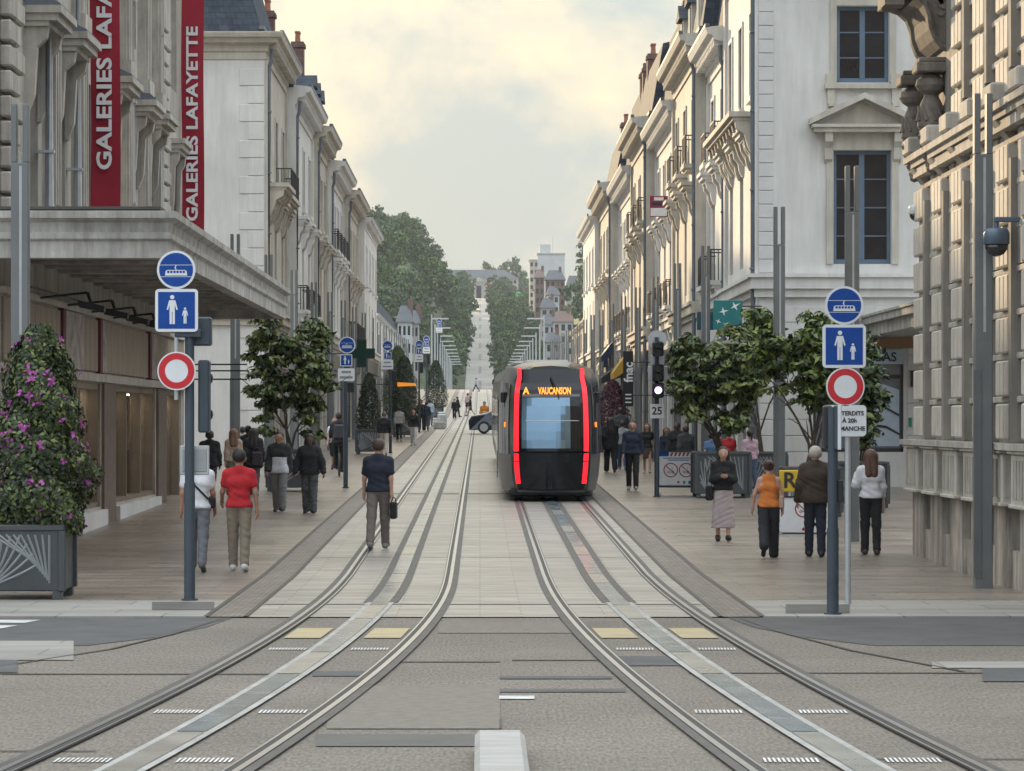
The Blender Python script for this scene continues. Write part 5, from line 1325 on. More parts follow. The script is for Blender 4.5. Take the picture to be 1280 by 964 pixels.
hang_sign('bank_sign', 'large teal bank sign with four white star birds', 'sign', 892, 928, 375.5, 412, 84.0, teal, lambda o, w, h: [star(o, *q) for q in ((w*.24, h*.8, .13, .5), (-w*.16, h*.62, .12, .2), (-w*.34, h*.28, .075, -.4), (-w*.02, h*.2, .045, .9))], 7.4)
hang_sign('bank_sign', 'small dark teal bank sign with one white star bird', 'sign', 871.5, 892.5, 390, 412.5, 90.0, teal2, lambda o, w, h: star(o, .0, h*.4, .11, .3), 7.4)
def fn(o, w, h):
    lettering('fnac', .46, M['sign_white'], o, (w*.06, -.006, h*.62), rot=R(-90), off=.012)
    for k in range(3):
        mb = MB(); mb.box(-w*.3, w*.32, -.006, 0, h*(.06+.07*k), h*(.085+.07*k)); mb.build('white_bar', M['sign_white'], o)
hang_sign('shop_sign', 'tall black shop sign with white upright letters', 'sign', 779, 791.5, 439, 508, 118.0, mat('black_sign', (.012, .012, .013), .5), fn, 7.2)
pink = mat('crimson_sign', (.22, .02, .07), .5)
def pk(o, w, h):
    mb = MB(); mb.box(-w*.45, w*.45, -.005, 0, h*.03, h*.42); mb.build('white_panel', M['sign_white'], o)
    for q, hw, m_ in ((.86, .26, M['sign_white']), (.62, .36, M['iron'])): mb = MB(); mb.box(-w*hw, w*hw, -.006, 0, h*q-.06, h*q+.06); mb.build('text_line', m_, o)
hang_sign('estate_sign', 'crimson and white square sign hung high on the sun-touched houses', 'sign', 812, 835, 245, 271, 118, pink, pk, 7.2)
for lab, px0, px1, py, y, c in (('navy shop awning near the tall black shop sign', 752, 766, 436, 150, (.02, .035, .08)), ('black sloping shop awning near the plum bush', 752, 780, 462, 138, (.015, .015, .018)), ('yellow round-ended shop awning by the tall black shop sign', 767, 779, 455, 132, (.45, .27, .03)), ('dark blue awning above the shop doors past the plum bush', 748, 764, 448, 165, (.02, .03, .06))):
    a = P(px0, py, y); c2 = P(px1, py, y); w = max(.5, c2.x-a.x); t = thing('shop_awning', lab, 'awning', (a.x, y, a.z))
    mb = MB(); mb.prism([(0, 0, -.35), (w, 0, .35), (w, 0, -.3), (.05, 0, -.6), (0, 0, -.6)], (0, 3.2, 0)); mb.build('canvas', mat('awning_%.3f_%.3f' % (c[0], c[2]), c, .7), t)
    mb = MB(); mb.tube([(.02, .05, -.4), (w, .05, -.1)], .02, 6); mb.build('arm', M['iron'], t)
a = P(508, 480, 158); t = thing('shop_awning', 'glowing orange shop awning behind the bushes', 'awning', a)
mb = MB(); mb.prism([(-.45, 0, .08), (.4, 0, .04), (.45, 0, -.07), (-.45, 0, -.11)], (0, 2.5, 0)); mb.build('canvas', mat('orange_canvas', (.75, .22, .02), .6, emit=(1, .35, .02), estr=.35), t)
mb = MB(); mb.box(-3.2, -.6, .1, .16, -.05, 0.0); mb.build('arm', M['iron'], t)
# cameras
def dome_cam(label, px, py, y, r, m_top, wallx):
    b = P(px, py, y); t = thing('dome_camera', label, 'camera', (b.x, y, b.z))
    mb = MB(); mb.lathe([(r*.3, r*1.35), (r*.9, r*1.25), (r*1.05, r*.9), (r*1.05, r*.1), (r*.95, 0)], (0, 0, 0), 20); mb.build('housing', m_top, t, smooth=True)
    mb = MB(); mb.lathe([(r*.92, 0), (r*.88, -r*.35), (r*.6, -r*.75), (r*.2, -r*.93), (0.001, -r*.95)], (0, 0, 0), 20); mb.build('dome', mat('smoked_dome', (.012, .012, .014), .08, spec=.9), t, smooth=True)
    mb = MB(); mb.tube([(0, 0, r*1.3), (0, 0, r*1.9)], r*.2, 8); dx = wallx - b.x; mb.cbox(min(-.03, dx), max(.03, dx), -.05, .05, r*1.8, r*2.2, .01); mb.build('arm', m_top, t)
dome_cam('blue-grey dome camera on an arm of the light mast', 1245.5, 306, 42.0, .165, mat('camera_blue_grey', (.10, .14, .19), .4, metal=.2), TX(1300, 42))
dome_cam('small white dome camera bracketed to the stone building corner', 1145, 268, 51.5, .115, mat('camera_white', (.62, .64, .66), .4), 7.15)
# far left street: bicycle comes with the people below
def car():
    y = 176; b = G(606, 543); t = thing('car', 'dark blue car crossing behind the tram', 'car', (b.x + 1.35, y, gz(y)+.02), R(90))
    # local: length along x (front at +x after rotation -> towards the left)
    paint = mat('car_dark_blue', (.015, .022, .035), .2, .05, 2, metal=.4, coat=.8); gl = mat('car_glass', (.03, .04, .05), .05, spec=.9)
    prof = [(-2.2, .2), (-2.25, .7), (-2.1, .95), (-1.3, 1.02), (-.7, 1.42), (.5, 1.46), (1.3, 1.1), (2.05, .98), (2.25, .7), (2.2, .2)]
    mb = MB(); secs = []
    for yy, s in ((-.9, .95), (-.84, 1.0), (-.3, 1.03), (.3, 1.03), (.84, 1.0), (.9, .95)): secs.append([(x*(1 if abs(yy) < .85 else .985), yy*(1 if z < 1.05 else .82), .2+(z-.2)*s) for x, z in prof])
    n = len(prof); vs = [p for s in secs for p in s]
    mb.add(vs, [(i*n+j, i*n+(j+1) % n, (i+1)*n+(j+1) % n, (i+1)*n+j) for i in range(5) for j in range(n)] + [tuple(range(n)), tuple(range(5*n, 6*n))])
    t.rotation_euler = (0, 0, math.pi); mb.build('body', paint, t, smooth=False)
    for s in (-1, 1):
        mb = MB(); mb.prism([(-1.15, s*.80, 1.04), (1.1, s*.80, 1.08), (.48, s*.76, 1.38), (-.65, s*.76, 1.35)], (0, s*.02, 0)); mb.build('side_window', gl, t)
        for x in (-1.4, 1.4):
            mb = MB(); mb.prism([(x+.34*math.cos(k*.3927), s*.78, .34+.34*math.sin(k*.3927)) for k in range(16)], (0, s*.14, 0)); w = mb.build('wheel', M['black'], t)
            mb = MB(); mb.prism([(x+.22*math.cos(k*.3927), s*.925, .34+.22*math.sin(k*.3927)) for k in range(16)], (0, s*.01, 0)); mb.build('rim', M['alu'], w)
        mb = MB(); mb.cbox(2.08, 2.24, s*.62-.15, s*.62+.15, .68, .82, .02); mb.build('headlight', M['sign_white'], t)
car()
# benches / low stone block by the drain strip further on
b = G(549, 537); mb = MB(); mb.cbox(-.35, .35, 0, 2.2, 0, .45, .04); o = mb.build('stone_bench', M['block'], None, (b.x, b.y, b.z+.015)); tag(o, 'low pale stone bench beside the far drain strip', 'bench')
mb = MB(); mb.lathe([(.3, 0), (.3, .8), (.26, .85), (.26, .95), (.2, 1.0)], (0, 0, 0), 16); o = mb.build('litter_bin', M['alu'], None, (b.x+.1, b.y+6, gz(b.y+6)+.015)); tag(o, 'round pale litter bin behind the low stone bench', 'bin')
# ================================================================== PEOPLE
def surf(f, lo, hi, h):
    """surface nets: one closed smooth mesh of f < 0"""
    lo = np.array(lo); hi = np.array(hi); n = np.maximum(((hi-lo)/h).astype(int)+1, 3)
    ax = [lo[i]+h*np.arange(n[i]) for i in range(3)]
    g = np.stack(np.meshgrid(*ax, indexing='ij'), -1).reshape(-1, 3)
    d = f(g).reshape(n); s = d < 0
    c = np.zeros(n-1, int); acc = np.zeros((*(n-1), 3)); cnt = np.zeros(n-1)
    offs = [(i, j, k) for i in (0, 1) for j in (0, 1) for k in (0, 1)]
    sl = lambda o: tuple(slice(o[a], n[a]-1+o[a]) for a in range(3))
    for o in offs: c += s[sl(o)]
    act = (c > 0) & (c < 8)
    for o in offs:
        for a in range(3):
            if o[a]: continue
            p = list(o); p[a] = 1; d0, d1 = d[sl(o)], d[sl(tuple(p))]; x = (d0 < 0) != (d1 < 0)
            t = np.where(x, d0/np.where(x, d0-d1, 1), 0)
            for b in range(3): acc[..., b] += np.where(x, (t if b == a else o[b]), 0)
            cnt += x
    idx = -np.ones(n-1, int); idx[act] = np.arange(act.sum()); ci = np.argwhere(act)
    V = lo + h*(ci + acc[act]/cnt[act][:, None])
    F = []
    for a in range(3):
        b, c2 = (a+1) % 3, (a+2) % 3
        sa = [slice(None)]*3; sb = [slice(None)]*3; sa[a] = slice(0, n[a]-1); sb[a] = slice(1, n[a])
        e = s[tuple(sa)] != s[tuple(sb)]; q = np.argwhere(e); q = q[(q[:, b] > 0) & (q[:, c2] > 0) & (q[:, b] < n[b]-1) & (q[:, c2] < n[c2]-1)]
        if not len(q): continue
        def at(db, dc):
            r = q.copy(); r[:, b] -= db; r[:, c2] -= dc; return idx[r[:, 0], r[:, 1], r[:, 2]]
        quad = np.stack([at(1, 1), at(0, 1), at(0, 0), at(1, 0)], 1); inside = s[tuple(sa)][tuple(q.T)]
        quad[~inside] = quad[~inside][:, ::-1]; F.append(quad)
    return V, np.concatenate(F)
def field(prims, k=.04, cuts=()):
    def f(p):
        d = None
        for a, b, r1, r2 in prims:
            a = np.asarray(a, float); b = np.asarray(b, float); ab = b-a; L = ab.dot(ab)
            t = np.clip(((p-a)@ab)/L, 0, 1) if L > 1e-9 else np.zeros(len(p))
            q = np.linalg.norm(p-(a+t[:, None]*ab), axis=1)-(r1+t*(r2-r1))
            if d is None: d = q
            else: hh = np.maximum(k-np.abs(d-q), 0)/k; d = np.minimum(d, q)-hh*hh*k*.25
        for c in cuts: d = np.maximum(d, c(p))
        return d
    return f
def sdf_obj(name, prims, m, parent, h, k=.04, cuts=(), wrinkle=0.0, seed=0, extra=None):
    pts = np.array([q for a, b, *_ in prims for q in (a, b)], float); rm = max(max(p[2], p[3]) for p in prims)+.03
    V, F = surf(field(prims, k, cuts), pts.min(0)-rm, pts.max(0)+rm, h)
    if wrinkle:
        ph = seed*1.7; w = np.sin(V[:, 2]*38+V[:, 0]*21+ph)*np.sin(V[:, 2]*17-V[:, 1]*31+ph*2)+.6*np.sin(V[:, 2]*71+V[:, 0]*33-V[:, 1]*20)
        V = V.copy(); ctr = V.mean(0); dr = V-ctr; dr[:, 2] = 0; dr /= np.linalg.norm(dr, axis=1, keepdims=True)+1e-6; V += dr*(w*wrinkle*np.clip((1.36-V[:, 2])*6+.15, .1, 1))[:, None]
    me = bpy.data.meshes.new(name); vs = V.tolist(); fs = F.tolist()
    if extra:
        o = len(vs); vs += [tuple(v) for v in extra.v]; fs += [[i+o for i in q] for q in extra.f]
    me.from_pydata(vs, [], fs); me.materials.append(m); me.polygons.foreach_set('use_smooth', [True]*len(me.polygons)); me.update()
    return obj(name, me, parent)
SK = {'l': mat('light_skin', (.46, .27, .20), .55, .06, 9), 'm': mat('tan_skin', (.33, .18, .12), .55, .06, 9), 'd': mat('dark_skin', (.09, .05, .035), .5, .06, 9)}
_cl = {}
def cloth(c, rough=.85, var=.12, sc_=12): 
    key = (c, var)
    if key not in _cl: _cl[key] = mat('cloth_%d' % len(_cl), c, rough, var, sc_, .15)
    return _cl[key]
def ground_at(py):
    best = min((abs(VY-(gz(y)-CAMZ)*F_PX/y-py), y) for y in np.arange(38, 420, .25)); return float(best[1])
BLACK = (.012, .012, .014); NAVY = (.015, .02, .038); WHITE = (.62, .63, .66); JEAN = (.05, .075, .13); KHAKI = (.20, .165, .125); GREY = (.17, .17, .18)
def person(label, px, feet, head, rot=0, top=('tee', WHITE), bottom=('trousers', JEAN), shoes=BLACK, hair=('short', (.02, .015, .012)), skin='l', female=False,
           legs=((14, 4), (-16, 12)), arms=((-12, 8, 14), (10, 8, 18)), y=None, hands=None, tilt=0, group=None, height=None, headturn=0, fat=1.0):
    y = y or ground_at(feet); H = height or (feet-head)*y/F_PX; s = H/1.75
    t = thing('person', label, 'person', (TX(px, y), y, gz(y)+.018), R(rot), group); t.scale = (s, s, s)
    h = .020 if y < 90 else (.028 if y < 150 else .042)
    sh = .160 if female else .180; hip = .092; W_ = fat
    # ---- skeleton (faces +Y)
    J = {}
    for i, sd in enumerate((-1, 1)):
        a, kn = R(legs[i][0]), R(legs[i][1]); hp = np.array((sd*hip, 0, .93)); kj = hp+.44*np.array((0, math.sin(a), -math.cos(a)))
        an = kj+.42*np.array((0, math.sin(a-kn), -math.cos(a-kn))); pitch = (a-kn)*.8 if a-kn < 0 else (a-kn)*.3
        fd = np.array((sd*.06, math.cos(pitch), math.sin(pitch))); fd /= np.linalg.norm(fd)
        heel = an+np.array((0, -.03, -.045)); toe = heel+fd*.19
        J[i] = [hp, kj, an, heel, toe]
    low = min(min(J[i][3][2], J[i][4][2]) for i in (0, 1))-.036
    for i in (0, 1): J[i] = [q-np.array((0, 0, low)) for q in J[i]]
    dz = -low; A = {}
    for i, sd in enumerate((-1, 1)):
        so = np.array((sd*sh, 0, 1.395+dz)); b, ab, el = (R(q) for q in arms[i])
        e = so+.285*np.array((sd*math.sin(ab), math.sin(b)*math.cos(ab), -math.cos(b)*math.cos(ab)))
        w = e+.255*np.array((sd*math.sin(ab)*.4, math.sin(b+el), -math.cos(b+el)))
        if hands and hands[i] is not None:
            e = np.array(hands[i][0])+np.array((0, 0, dz)); w = np.array(hands[i][1])+np.array((0, 0, dz))
        fd = w-e; fd /= np.linalg.norm(fd); A[i] = [so, e, w, w+fd*.085]
    Z = lambda x, yy, z: (x, yy, z+dz)
    ht = R(headturn); hx, hy = -math.sin(ht), math.cos(ht)
    torso = [(Z(-.068, 0, .95), Z(.068, 0, .95), .108*W_, .108*W_), (Z(-.04, 0, 1.10), Z(.04, 0, 1.10), (.092 if female else .108)*W_, (.092 if female else .108)*W_), (Z(-.075, 0, 1.27), Z(.075, 0, 1.27), (.100 if female else .115)*W_, (.100 if female else .115)*W_), (Z(-sh*.85, 0, 1.385), Z(sh*.85, 0, 1.385), .055, .055)]
    torso += [(Z(0, -.005, 1.455), Z(-sh*.9, 0, 1.395), .055, .050), (Z(0, -.005, 1.455), Z(sh*.9, 0, 1.395), .055, .050)]
    if female: torso.append((Z(-.065, .055, 1.26), Z(.065, .055, 1.26), .062, .062))
    hc = 1.63; nod = tilt*.05
    head_ = [(Z(0, -.012, hc+.02), Z(0, .012, hc+.02), .096, .096), (Z(hx*.03, hy*.03+nod, hc-.045), Z(hx*.04, hy*.04+nod, hc-.085), .07, .048), (Z(hx*.108, hy*.108, hc-.02), Z(hx*.112, hy*.112, hc-.045), .013, .017), (Z(-.094, -.01, hc-.01), Z(-.094, -.005, hc-.045), .02, .014), (Z(.094, -.01, hc-.01), Z(.094, -.005, hc-.045), .02, .014)]
    neck = [(Z(0, -.01, 1.40), Z(0, .0, 1.55), .06, .050)]
    leg_ = []; arm_ = []
    for i in (0, 1):
        hp, kj, an, he, to = J[i]; leg_ += [(hp, kj, .088, .058), (kj, an, .056, .038), (he, to, .036, .03), (an, he, .036, .034)]
        so, e, w, kn = A[i]; arm_ += [(so, e, .048, .037), (e, w, .037, .026), (w, kn, .027, .026)]
    fing = MB()
    if y < 140:
        for i, sd in enumerate((-1, 1)):
            so, e, w, kn = (Vector(q) for q in A[i]); d = (kn-w).normalized(); side = d.cross(Vector((sd, 0, 0))); side = side.normalized() if side.length > .1 else Vector((0, 1, 0)); inn = side.cross(d).normalized()
            if inn.x*sd > 0: inn = -inn
            for q in range(4):
                o_ = kn+side*(.03-.02*q)-d*.01; L = (.052, .062, .058, .045)[q]
                fing.tube([o_, o_+d*L*.6+inn*.008, o_+d*L*.9+inn*.03], [.0095, .0085, .007], 6)
            o_ = w+d*.03+side*.02; fing.tube([o_, o_+side*.03+d*.025, o_+side*.04+d*.055+inn*.01], [.0105, .0095, .008], 6)
    sdf_obj('body', torso+head_+neck+leg_+arm_, SK[skin], t, h, .03, extra=fing)
    sd_ = sum(map(ord, label)) % 17 / 3.0
    # ---- clothes
    kind, c = top[:2]
    P_ = {'tee': (.016, .55, .90), 'tank': (.021, 0, .90), 'long': (.020, 1.9, .90), 'jacket': (.034, 1.93, .84), 'coat': (.045, 1.93, .70), 'blouse': (.024, 1.85, .93), 'polo': (.018, .62, .90)}[kind]
    inf, slv, hem = P_; hem += dz
    pr = [(a, b, r1+inf, r2+inf) for a, b, r1, r2 in torso]
    if hem < .80+dz: pr.append((Z(-.085, 0, .80), Z(.085, 0, .80), .125+inf, .125+inf))
    elif hem < .92+dz: pr.append((Z(-.072, 0, .87), Z(.072, 0, .87), .115+inf, .115+inf))
    for i in (0, 1):
        so, e, w, kn = A[i]
        if slv > 0: q = so+(e-so)*min(1, slv); pr.append((so, q, .046+inf*.9, (.046 if slv < 1 else .040)+inf*1.1))
        if slv > 1: pr.append((e, e+(w-e)*(slv-1), .040+inf*1.1, .032+inf))
    nk = np.array(Z(0, .02, 1.53)); nr = .060 if kind in ('jacket', 'coat') else (.085 if kind == 'tank' else .066)
    cuts = [lambda p: hem-p[:, 2], lambda p: nr-np.linalg.norm((p-nk)*np.array((1, 1, .8)), axis=1)]
    if kind == 'tank': cuts.append(lambda p: (np.abs(p[:, 0])-.115)-np.maximum(0, 1.30+dz-p[:, 2])*2)
    m_top = cloth(c)
    o = sdf_obj({'tee': 't_shirt', 'tank': 'tank_top', 'long': 'sweater', 'polo': 'polo_shirt'}.get(kind, kind), pr, m_top, t, h*.95, .05, cuts, .0035+inf*.10, sd_)
    if len(top) > 2:                                         # contrast lower half / collar
        sdf_obj('lower_band', [(a, b, r1+inf+.006, r2+inf+.006) for a, b, r1, r2 in torso[:3]]+[(Z(-.072, 0, .87), Z(.072, 0, .87), .123+inf, .123+inf)], cloth(top[2]), o, h, .05, [lambda p: hem-.01-p[:, 2], lambda p: p[:, 2]-(1.20+dz)], .003, sd_)
    bk, bc = bottom[:2]; mb_ = cloth(bc, var=bottom[2] if len(bottom) > 2 else .12)
    if bk in ('trousers', 'wide', 'shorts'):
        inf = {'trousers': .017, 'wide': .034, 'shorts': .024}[bk]; pr = [(torso[0][0], torso[0][1], torso[0][2]+.012, torso[0][3]+.012)]
        for i in (0, 1):
            hp, kj, an, he, to = J[i]; e2 = an if bk != 'shorts' else kj
            pr.append((hp, kj, .090+inf*.7, .062+inf))
            if bk != 'shorts': pr.append((kj, an+(an-kj)*.03, .060+inf, .046+inf*1.25))
        sdf_obj('trousers' if bk != 'shorts' else 'shorts', pr, mb_, t, h*.95, .035, [lambda p: p[:, 2]-(1.02+dz)], .0045, sd_+1)
    else:
        hz = {'skirt': .52, 'longskirt': .22}[bk]+dz
        sdf_obj('skirt', [(Z(-.06, 0, .97), Z(-.09, .0, hz-dz), .115, .135), (Z(.06, 0, .97), Z(.09, 0, hz-dz), .115, .135), (Z(0, 0, .98), Z(0, 0, hz-dz), .10, .13)], mb_, t, h*.95, .05, [lambda p: p[:, 2]-(1.02+dz), lambda p: hz-p[:, 2]], .006, sd_+1)
    for i in (0, 1):
        hp, kj, an, he, to = J[i]; sole = min(he[2], to[2])-.034
        sdf_obj('shoe', [(he, to+(to-he)*.12, .048, .042), (an-np.array((0, 0, .01)), he, .05, .048)], cloth(shoes, .6, .08), t, min(h, .022), .03)
    hk, hcol = hair; mh = cloth(hcol, .6, .25)
    C = np.array(Z(0, -.014, hc+.028)); hp_ = [(Z(0, -.02, hc+.026), Z(0, -.005, hc+.03), .104, .104)]
    lowc = hc-.075+dz
    if hk == 'long': hp_ += [(Z(-.04, -.05, hc), Z(-.05, -.095, hc-.30), .075, .06), (Z(.04, -.05, hc), Z(.05, -.095, hc-.30), .075, .06), (Z(-.082, .0, hc+.02), Z(-.10, .005, hc-.17), .042, .034), (Z(.082, .0, hc+.02), Z(.10, .005, hc-.17), .042, .034)]; lowc = -9
    if hk == 'pony': hp_ += [(Z(0, -.11, hc+.03), Z(0, -.15, hc-.17), .038, .022)]; lowc = -9 
    if hk == 'bun': hp_ += [(Z(0, -.10, hc+.05), Z(0, -.12, hc+.06), .05, .05)]
    if hk == 'hood': hp_ = [(Z(0, -.02, hc+.02), Z(0, -.01, hc+.02), .122, .122), (Z(-.04, -.05, hc-.08), Z(.04, -.05, hc-.08), .10, .10), (Z(-.06, -.06, hc-.16), Z(.06, -.06, hc-.16), .08, .08)]; lowc = -9
    face = lambda p: np.minimum(((p[:, 0]*hx+p[:, 1]*hy)-.030)-2.2*np.maximum(p[:, 2]-(hc+.035+dz), 0), .2)
    sdf_obj('hood' if hk == 'hood' else 'hair', hp_, mh, t, min(h, .022), .03, [face, lambda p: lowc-p[:, 2]-.4*np.maximum(p[:, 1]*0, 0)])
    if y < 100 and (abs(rot) > 60):
        mbe = MB()
        for sx in (-1, 1): mbe.lathe([(.0001, -.009), (.013, -.004), (.014, .003), (.0001, .009)], Z(sx*.034+hx*.10, hy*.100, hc-.0), 8)
        mbe.build('eyes', mat('eye_dark', (.015, .012, .01), .3), t)
        mbe = MB(); c0 = Z(hx*.098, hy*.092+nod, hc-.075); mbe.tube([(c0[0]-.024, c0[1], c0[2]), (c0[0], c0[1]+.008*hy, c0[2]-.003), (c0[0]+.024, c0[1], c0[2])], .007, 6); mbe.build('mouth', mat('lips', (.28, .09, .08), .5), t)
    t['dz'] = dz
    return t, A, dz, s
def world_pt(t, p): return Matrix.LocRotScale(t.location, t.rotation_euler, t.scale) @ Vector(p)
def bag(name, label, cat, t, p, w, d, h, c, strap=None):
    q = world_pt(t, p); o = thing(name, label, cat, q, t.rotation_euler.z)
    mb = MB(); mb.cbox(-w/2, w/2, -d/2, d/2, -h, 0, min(w, d, h)*.22); mb.build('pouch', cloth(c, .6), o, smooth=False)
    mb = MB(); top = strap or .12
    mb.tube([(-w*.35, 0, -.02), (-w*.3, 0, top*.6), (0, 0, top), (w*.3, 0, top*.6), (w*.35, 0, -.02)], .010, 6); mb.build('handle', cloth(c, .6), o)
    return o
# --- left pavement
t, A, dz, s = person('person in white t-shirt and grey jeans walking behind the sign post', 247, 716, 566, 0, ('tee', (.66, .68, .72)), ('trousers', (.12, .125, .14)), (.1, .1, .1), skin='m')
mb = MB(); mb.tube([(-.14, -.12, 1.48), (-.02, -.165, 1.25), (.17, -.10, 1.05)], .016, 6); mb.tube([(-.14, -.12, 1.48), (-.06, .0, 1.51), (0, .13, 1.35), (.17, .06, 1.05)], .016, 6); mb.cbox(.15, .26, -.05, .13, .92, 1.08, .03)
o = mb.build('shoulder_strap', cloth(BLACK), t)
person('person in red t-shirt and khaki trousers with white trainers', 299, 716.5, 567, 0, ('tee', (.42, .014, .022)), ('trousers', KHAKI), (.55, .55, .56), ('short', (.015, .012, .01)), 'm', legs=((6, 3), (-8, 10)), arms=((14, 14, 40), (-6, 12, 10)))
person('person in black jacket walking past the shop windows', 262, 628, 540, 0, ('jacket', BLACK), ('shorts', BLACK), BLACK, skin='d')
person('person in pale top and sage green trousers among the group by the shop', 292, 622, 538, 10, ('long', (.36, .27, .23)), ('wide', (.16, .22, .16)), (.4, .4, .4), ('long', (.16, .09, .05)), 'l', True)
person('person in white top walking in the group by the shop', 303, 606, 535, 0, ('tee', WHITE), ('trousers', JEAN), BLACK, ('short', (.02, .015, .012)))
t, A, dz, s = person('person all in black with a pink-trimmed bag in the group by the shop', 317, 621, 537, 0, ('coat', BLACK), ('trousers', (.05, .05, .06)), BLACK, ('long', (.02, .014, .012)), 'm', True)
bag('backpack', 'dark backpack with pale patch in the group by the shop', 'backpack', t, (.10, -.17, 1.15), .26, .14, .34, (.03, .02, .03))
person('person in black coat leading the group by the shop', 310, 614, 534, 5, ('jacket', BLACK), ('trousers', BLACK), BLACK, ('short', (.015, .012, .01)), 'd')
person('person in black and white jacket and grey joggers walking this way', 349, 641, 543, 172, ('jacket', (.02, .02, .022), (.50, .50, .53)), ('wide', (.17, .165, .165)), (.03, .03, .03), ('short', (.02, .015, .012)), 'm', headturn=-35, legs=((10, 4), (-10, 8)))
person('person in black hooded jacket and mottled dark trousers', 387, 643, 546, 175, ('jacket', BLACK), ('wide', (.07, .075, .08), .5), BLACK, ('hood', BLACK), 'd', arms=((4, 22, 12), (2, 22, 14)), legs=((6, 3), (-7, 6)), fat=1.1)
t, A, dz, s = person('person in navy polo and taupe trousers stepping over the rail', 473, 688.5, 552, -6, ('polo', NAVY), ('trousers', (.16, .135, .12)), (.22, .22, .22), ('short', (.06, .035, .025)), 'l', legs=((-17, 7), (13, 4)), arms=((6, 10, 12), (-6, 6, 6)), fat=1.06)
bag('hand_bag', 'small black bag carried by the person in the navy polo', 'bag', t, tuple(A[1][3]+np.array((.03, -.02, -.03))), .10, .26, .28, BLACK, .08)
person('person in grey sweater and dark trousers on the far pavement by the bushes', 499, 556, 513, 0, ('long', (.30, .29, .28)), ('trousers', BLACK), (.3, .3, .3), y=152)
person('person in black top and white trousers walking this way past the bushes', 517, 557.5, 513, 178, ('long', BLACK), ('trousers', (.55, .54, .53)), (.4, .4, .4), ('long', (.03, .02, .015)), 'l', True)
person('person in black top and cream trousers next to the conical shrub pot', 480, 571, 516, 0, ('long', BLACK), ('trousers', (.50, .46, .40)), (.3, .3, .3), ('short', (.12, .10, .08)))
for lab, px, ft, hd, c1, c2 in (('person in black in the couple past the bench', 527, 539, 503, BLACK, BLACK), ('person in dark blue in the couple past the bench', 533, 539, 502, NAVY, (.04, .04, .05)), ('person in pale blue top near the far sign posts', 538, 533, 499, (.28, .34, .40), JEAN),
        ('person in brown jacket near the orange awning', 512, 540, 503, (.10, .06, .045), BLACK), ('person in black near the orange awning', 503, 546, 504, BLACK, (.05, .05, .06)), ('person in beige top near the orange awning', 517, 534, 489, (.33, .27, .22), BLACK)):
    person(lab, px, ft, hd, random.choice((0, 180)), ('long', c1), ('trousers', c2), height=random.uniform(1.66, 1.8))
person('person in black dress bending over near the far end of the rails', 572, 522, 494, -80, ('coat', BLACK), ('trousers', BLACK), BLACK, height=1.68)
person('person in dark clothes beside the one in the black coat far down the rails', 568, 524, 500, 180, ('long', BLACK), ('trousers', BLACK), height=1.55)
person('person in pink top far down the rails', 584.5, 516, 483, 0, ('long', (.45, .30, .30)), ('skirt', (.03, .04, .05)), height=1.7, female=True)
person('person in dark skirt crossing the far rails', 588, 521, 495, 90, ('long', BLACK), ('skirt', (.03, .05, .05)), height=1.68, female=True, legs=((22, 5), (-20, 12)))
person('person in pale blue striding across the brow of the street', 595, 490, 472, 90, ('long', (.35, .40, .46)), ('trousers', JEAN), height=1.75, y=400, legs=((26, 4), (-24, 10)))
person('person in dark clothes standing on the brow of the street', 618, 488, 472, 0, ('jacket', BLACK), ('trousers', BLACK), height=1.75, y=405)
person('person in orange high-visibility jacket behind the dark blue car', 605.5, 540, 504, 180, ('jacket', (.55, .20, .03), (.5, .5, .5)), ('trousers', BLACK), height=1.7, y=186)
# --- right pavement
person('person in black walking beside the tram', 763, 591, 523, 8, ('coat', BLACK), ('wide', BLACK), BLACK, ('long', (.03, .02, .02)), 'm', True)
person('person in grey shirt and jeans beside the tram', 778, 588, 528, 0, ('tee', (.30, .32, .35)), ('trousers', JEAN), (.2, .2, .2))
person('tall person in dark grey behind the grey shirt', 776, 575, 514, 0, ('jacket', (.05, .055, .06)), ('trousers', BLACK), height=1.85)
person('person in navy jumper and black trousers walking this way near the signal mast', 790.5, 614, 528.5, 176, ('long', NAVY), ('trousers', BLACK), (.35, .33, .3), ('short', (.03, .02, .015)), 'l', legs=((9, 3), (-10, 10)))
person('person in black top and brown skirt walking this way', 809, 593, 531, 178, ('tee', BLACK), ('skirt', (.07, .05, .045)), (.4, .35, .3), ('long', (.10, .05, .03)), 'l', True)
person('person in navy blouse behind the striped information panel', 833, 601, 536, 180, ('long', NAVY), ('trousers', BLACK), BLACK, ('long', (.05, .03, .02)), 'm', True)
person('person in black coat under the magnolia tree', 846, 603, 530, 160, ('coat', BLACK), ('trousers', BLACK), BLACK, ('short', (.02, .016, .013)), 'd')
person('person in charcoal coat under the magnolia tree', 857, 606, 534, 20, ('coat', (.04, .04, .042)), ('trousers', BLACK), BLACK, ('short', (.03, .02, .02)), 'm')
person('person in blue shirt behind the slatted planter', 889, 608, 543, 0, ('tee', (.09, .17, .30)), ('trousers', JEAN), BLACK)
person('person in red t-shirt with grey rucksack behind the slatted planter', 911, 606, 540, -10, ('tee', (.50, .03, .03)), ('trousers', GREY), BLACK, ('short', (.10, .06, .03)))
person('person in salmon t-shirt beside the one with the grey rucksack', 898, 604, 541, 10, ('tee', (.40, .10, .07)), ('trousers', GREY), BLACK)
person('person in pink cardigan and jeans with a ponytail by the light mast', 937.5, 618, 539, 15, ('blouse', (.50, .34, .40)), ('trousers', JEAN), (.5, .5, .5), ('pony', (.025, .016, .012)), 'l', True)
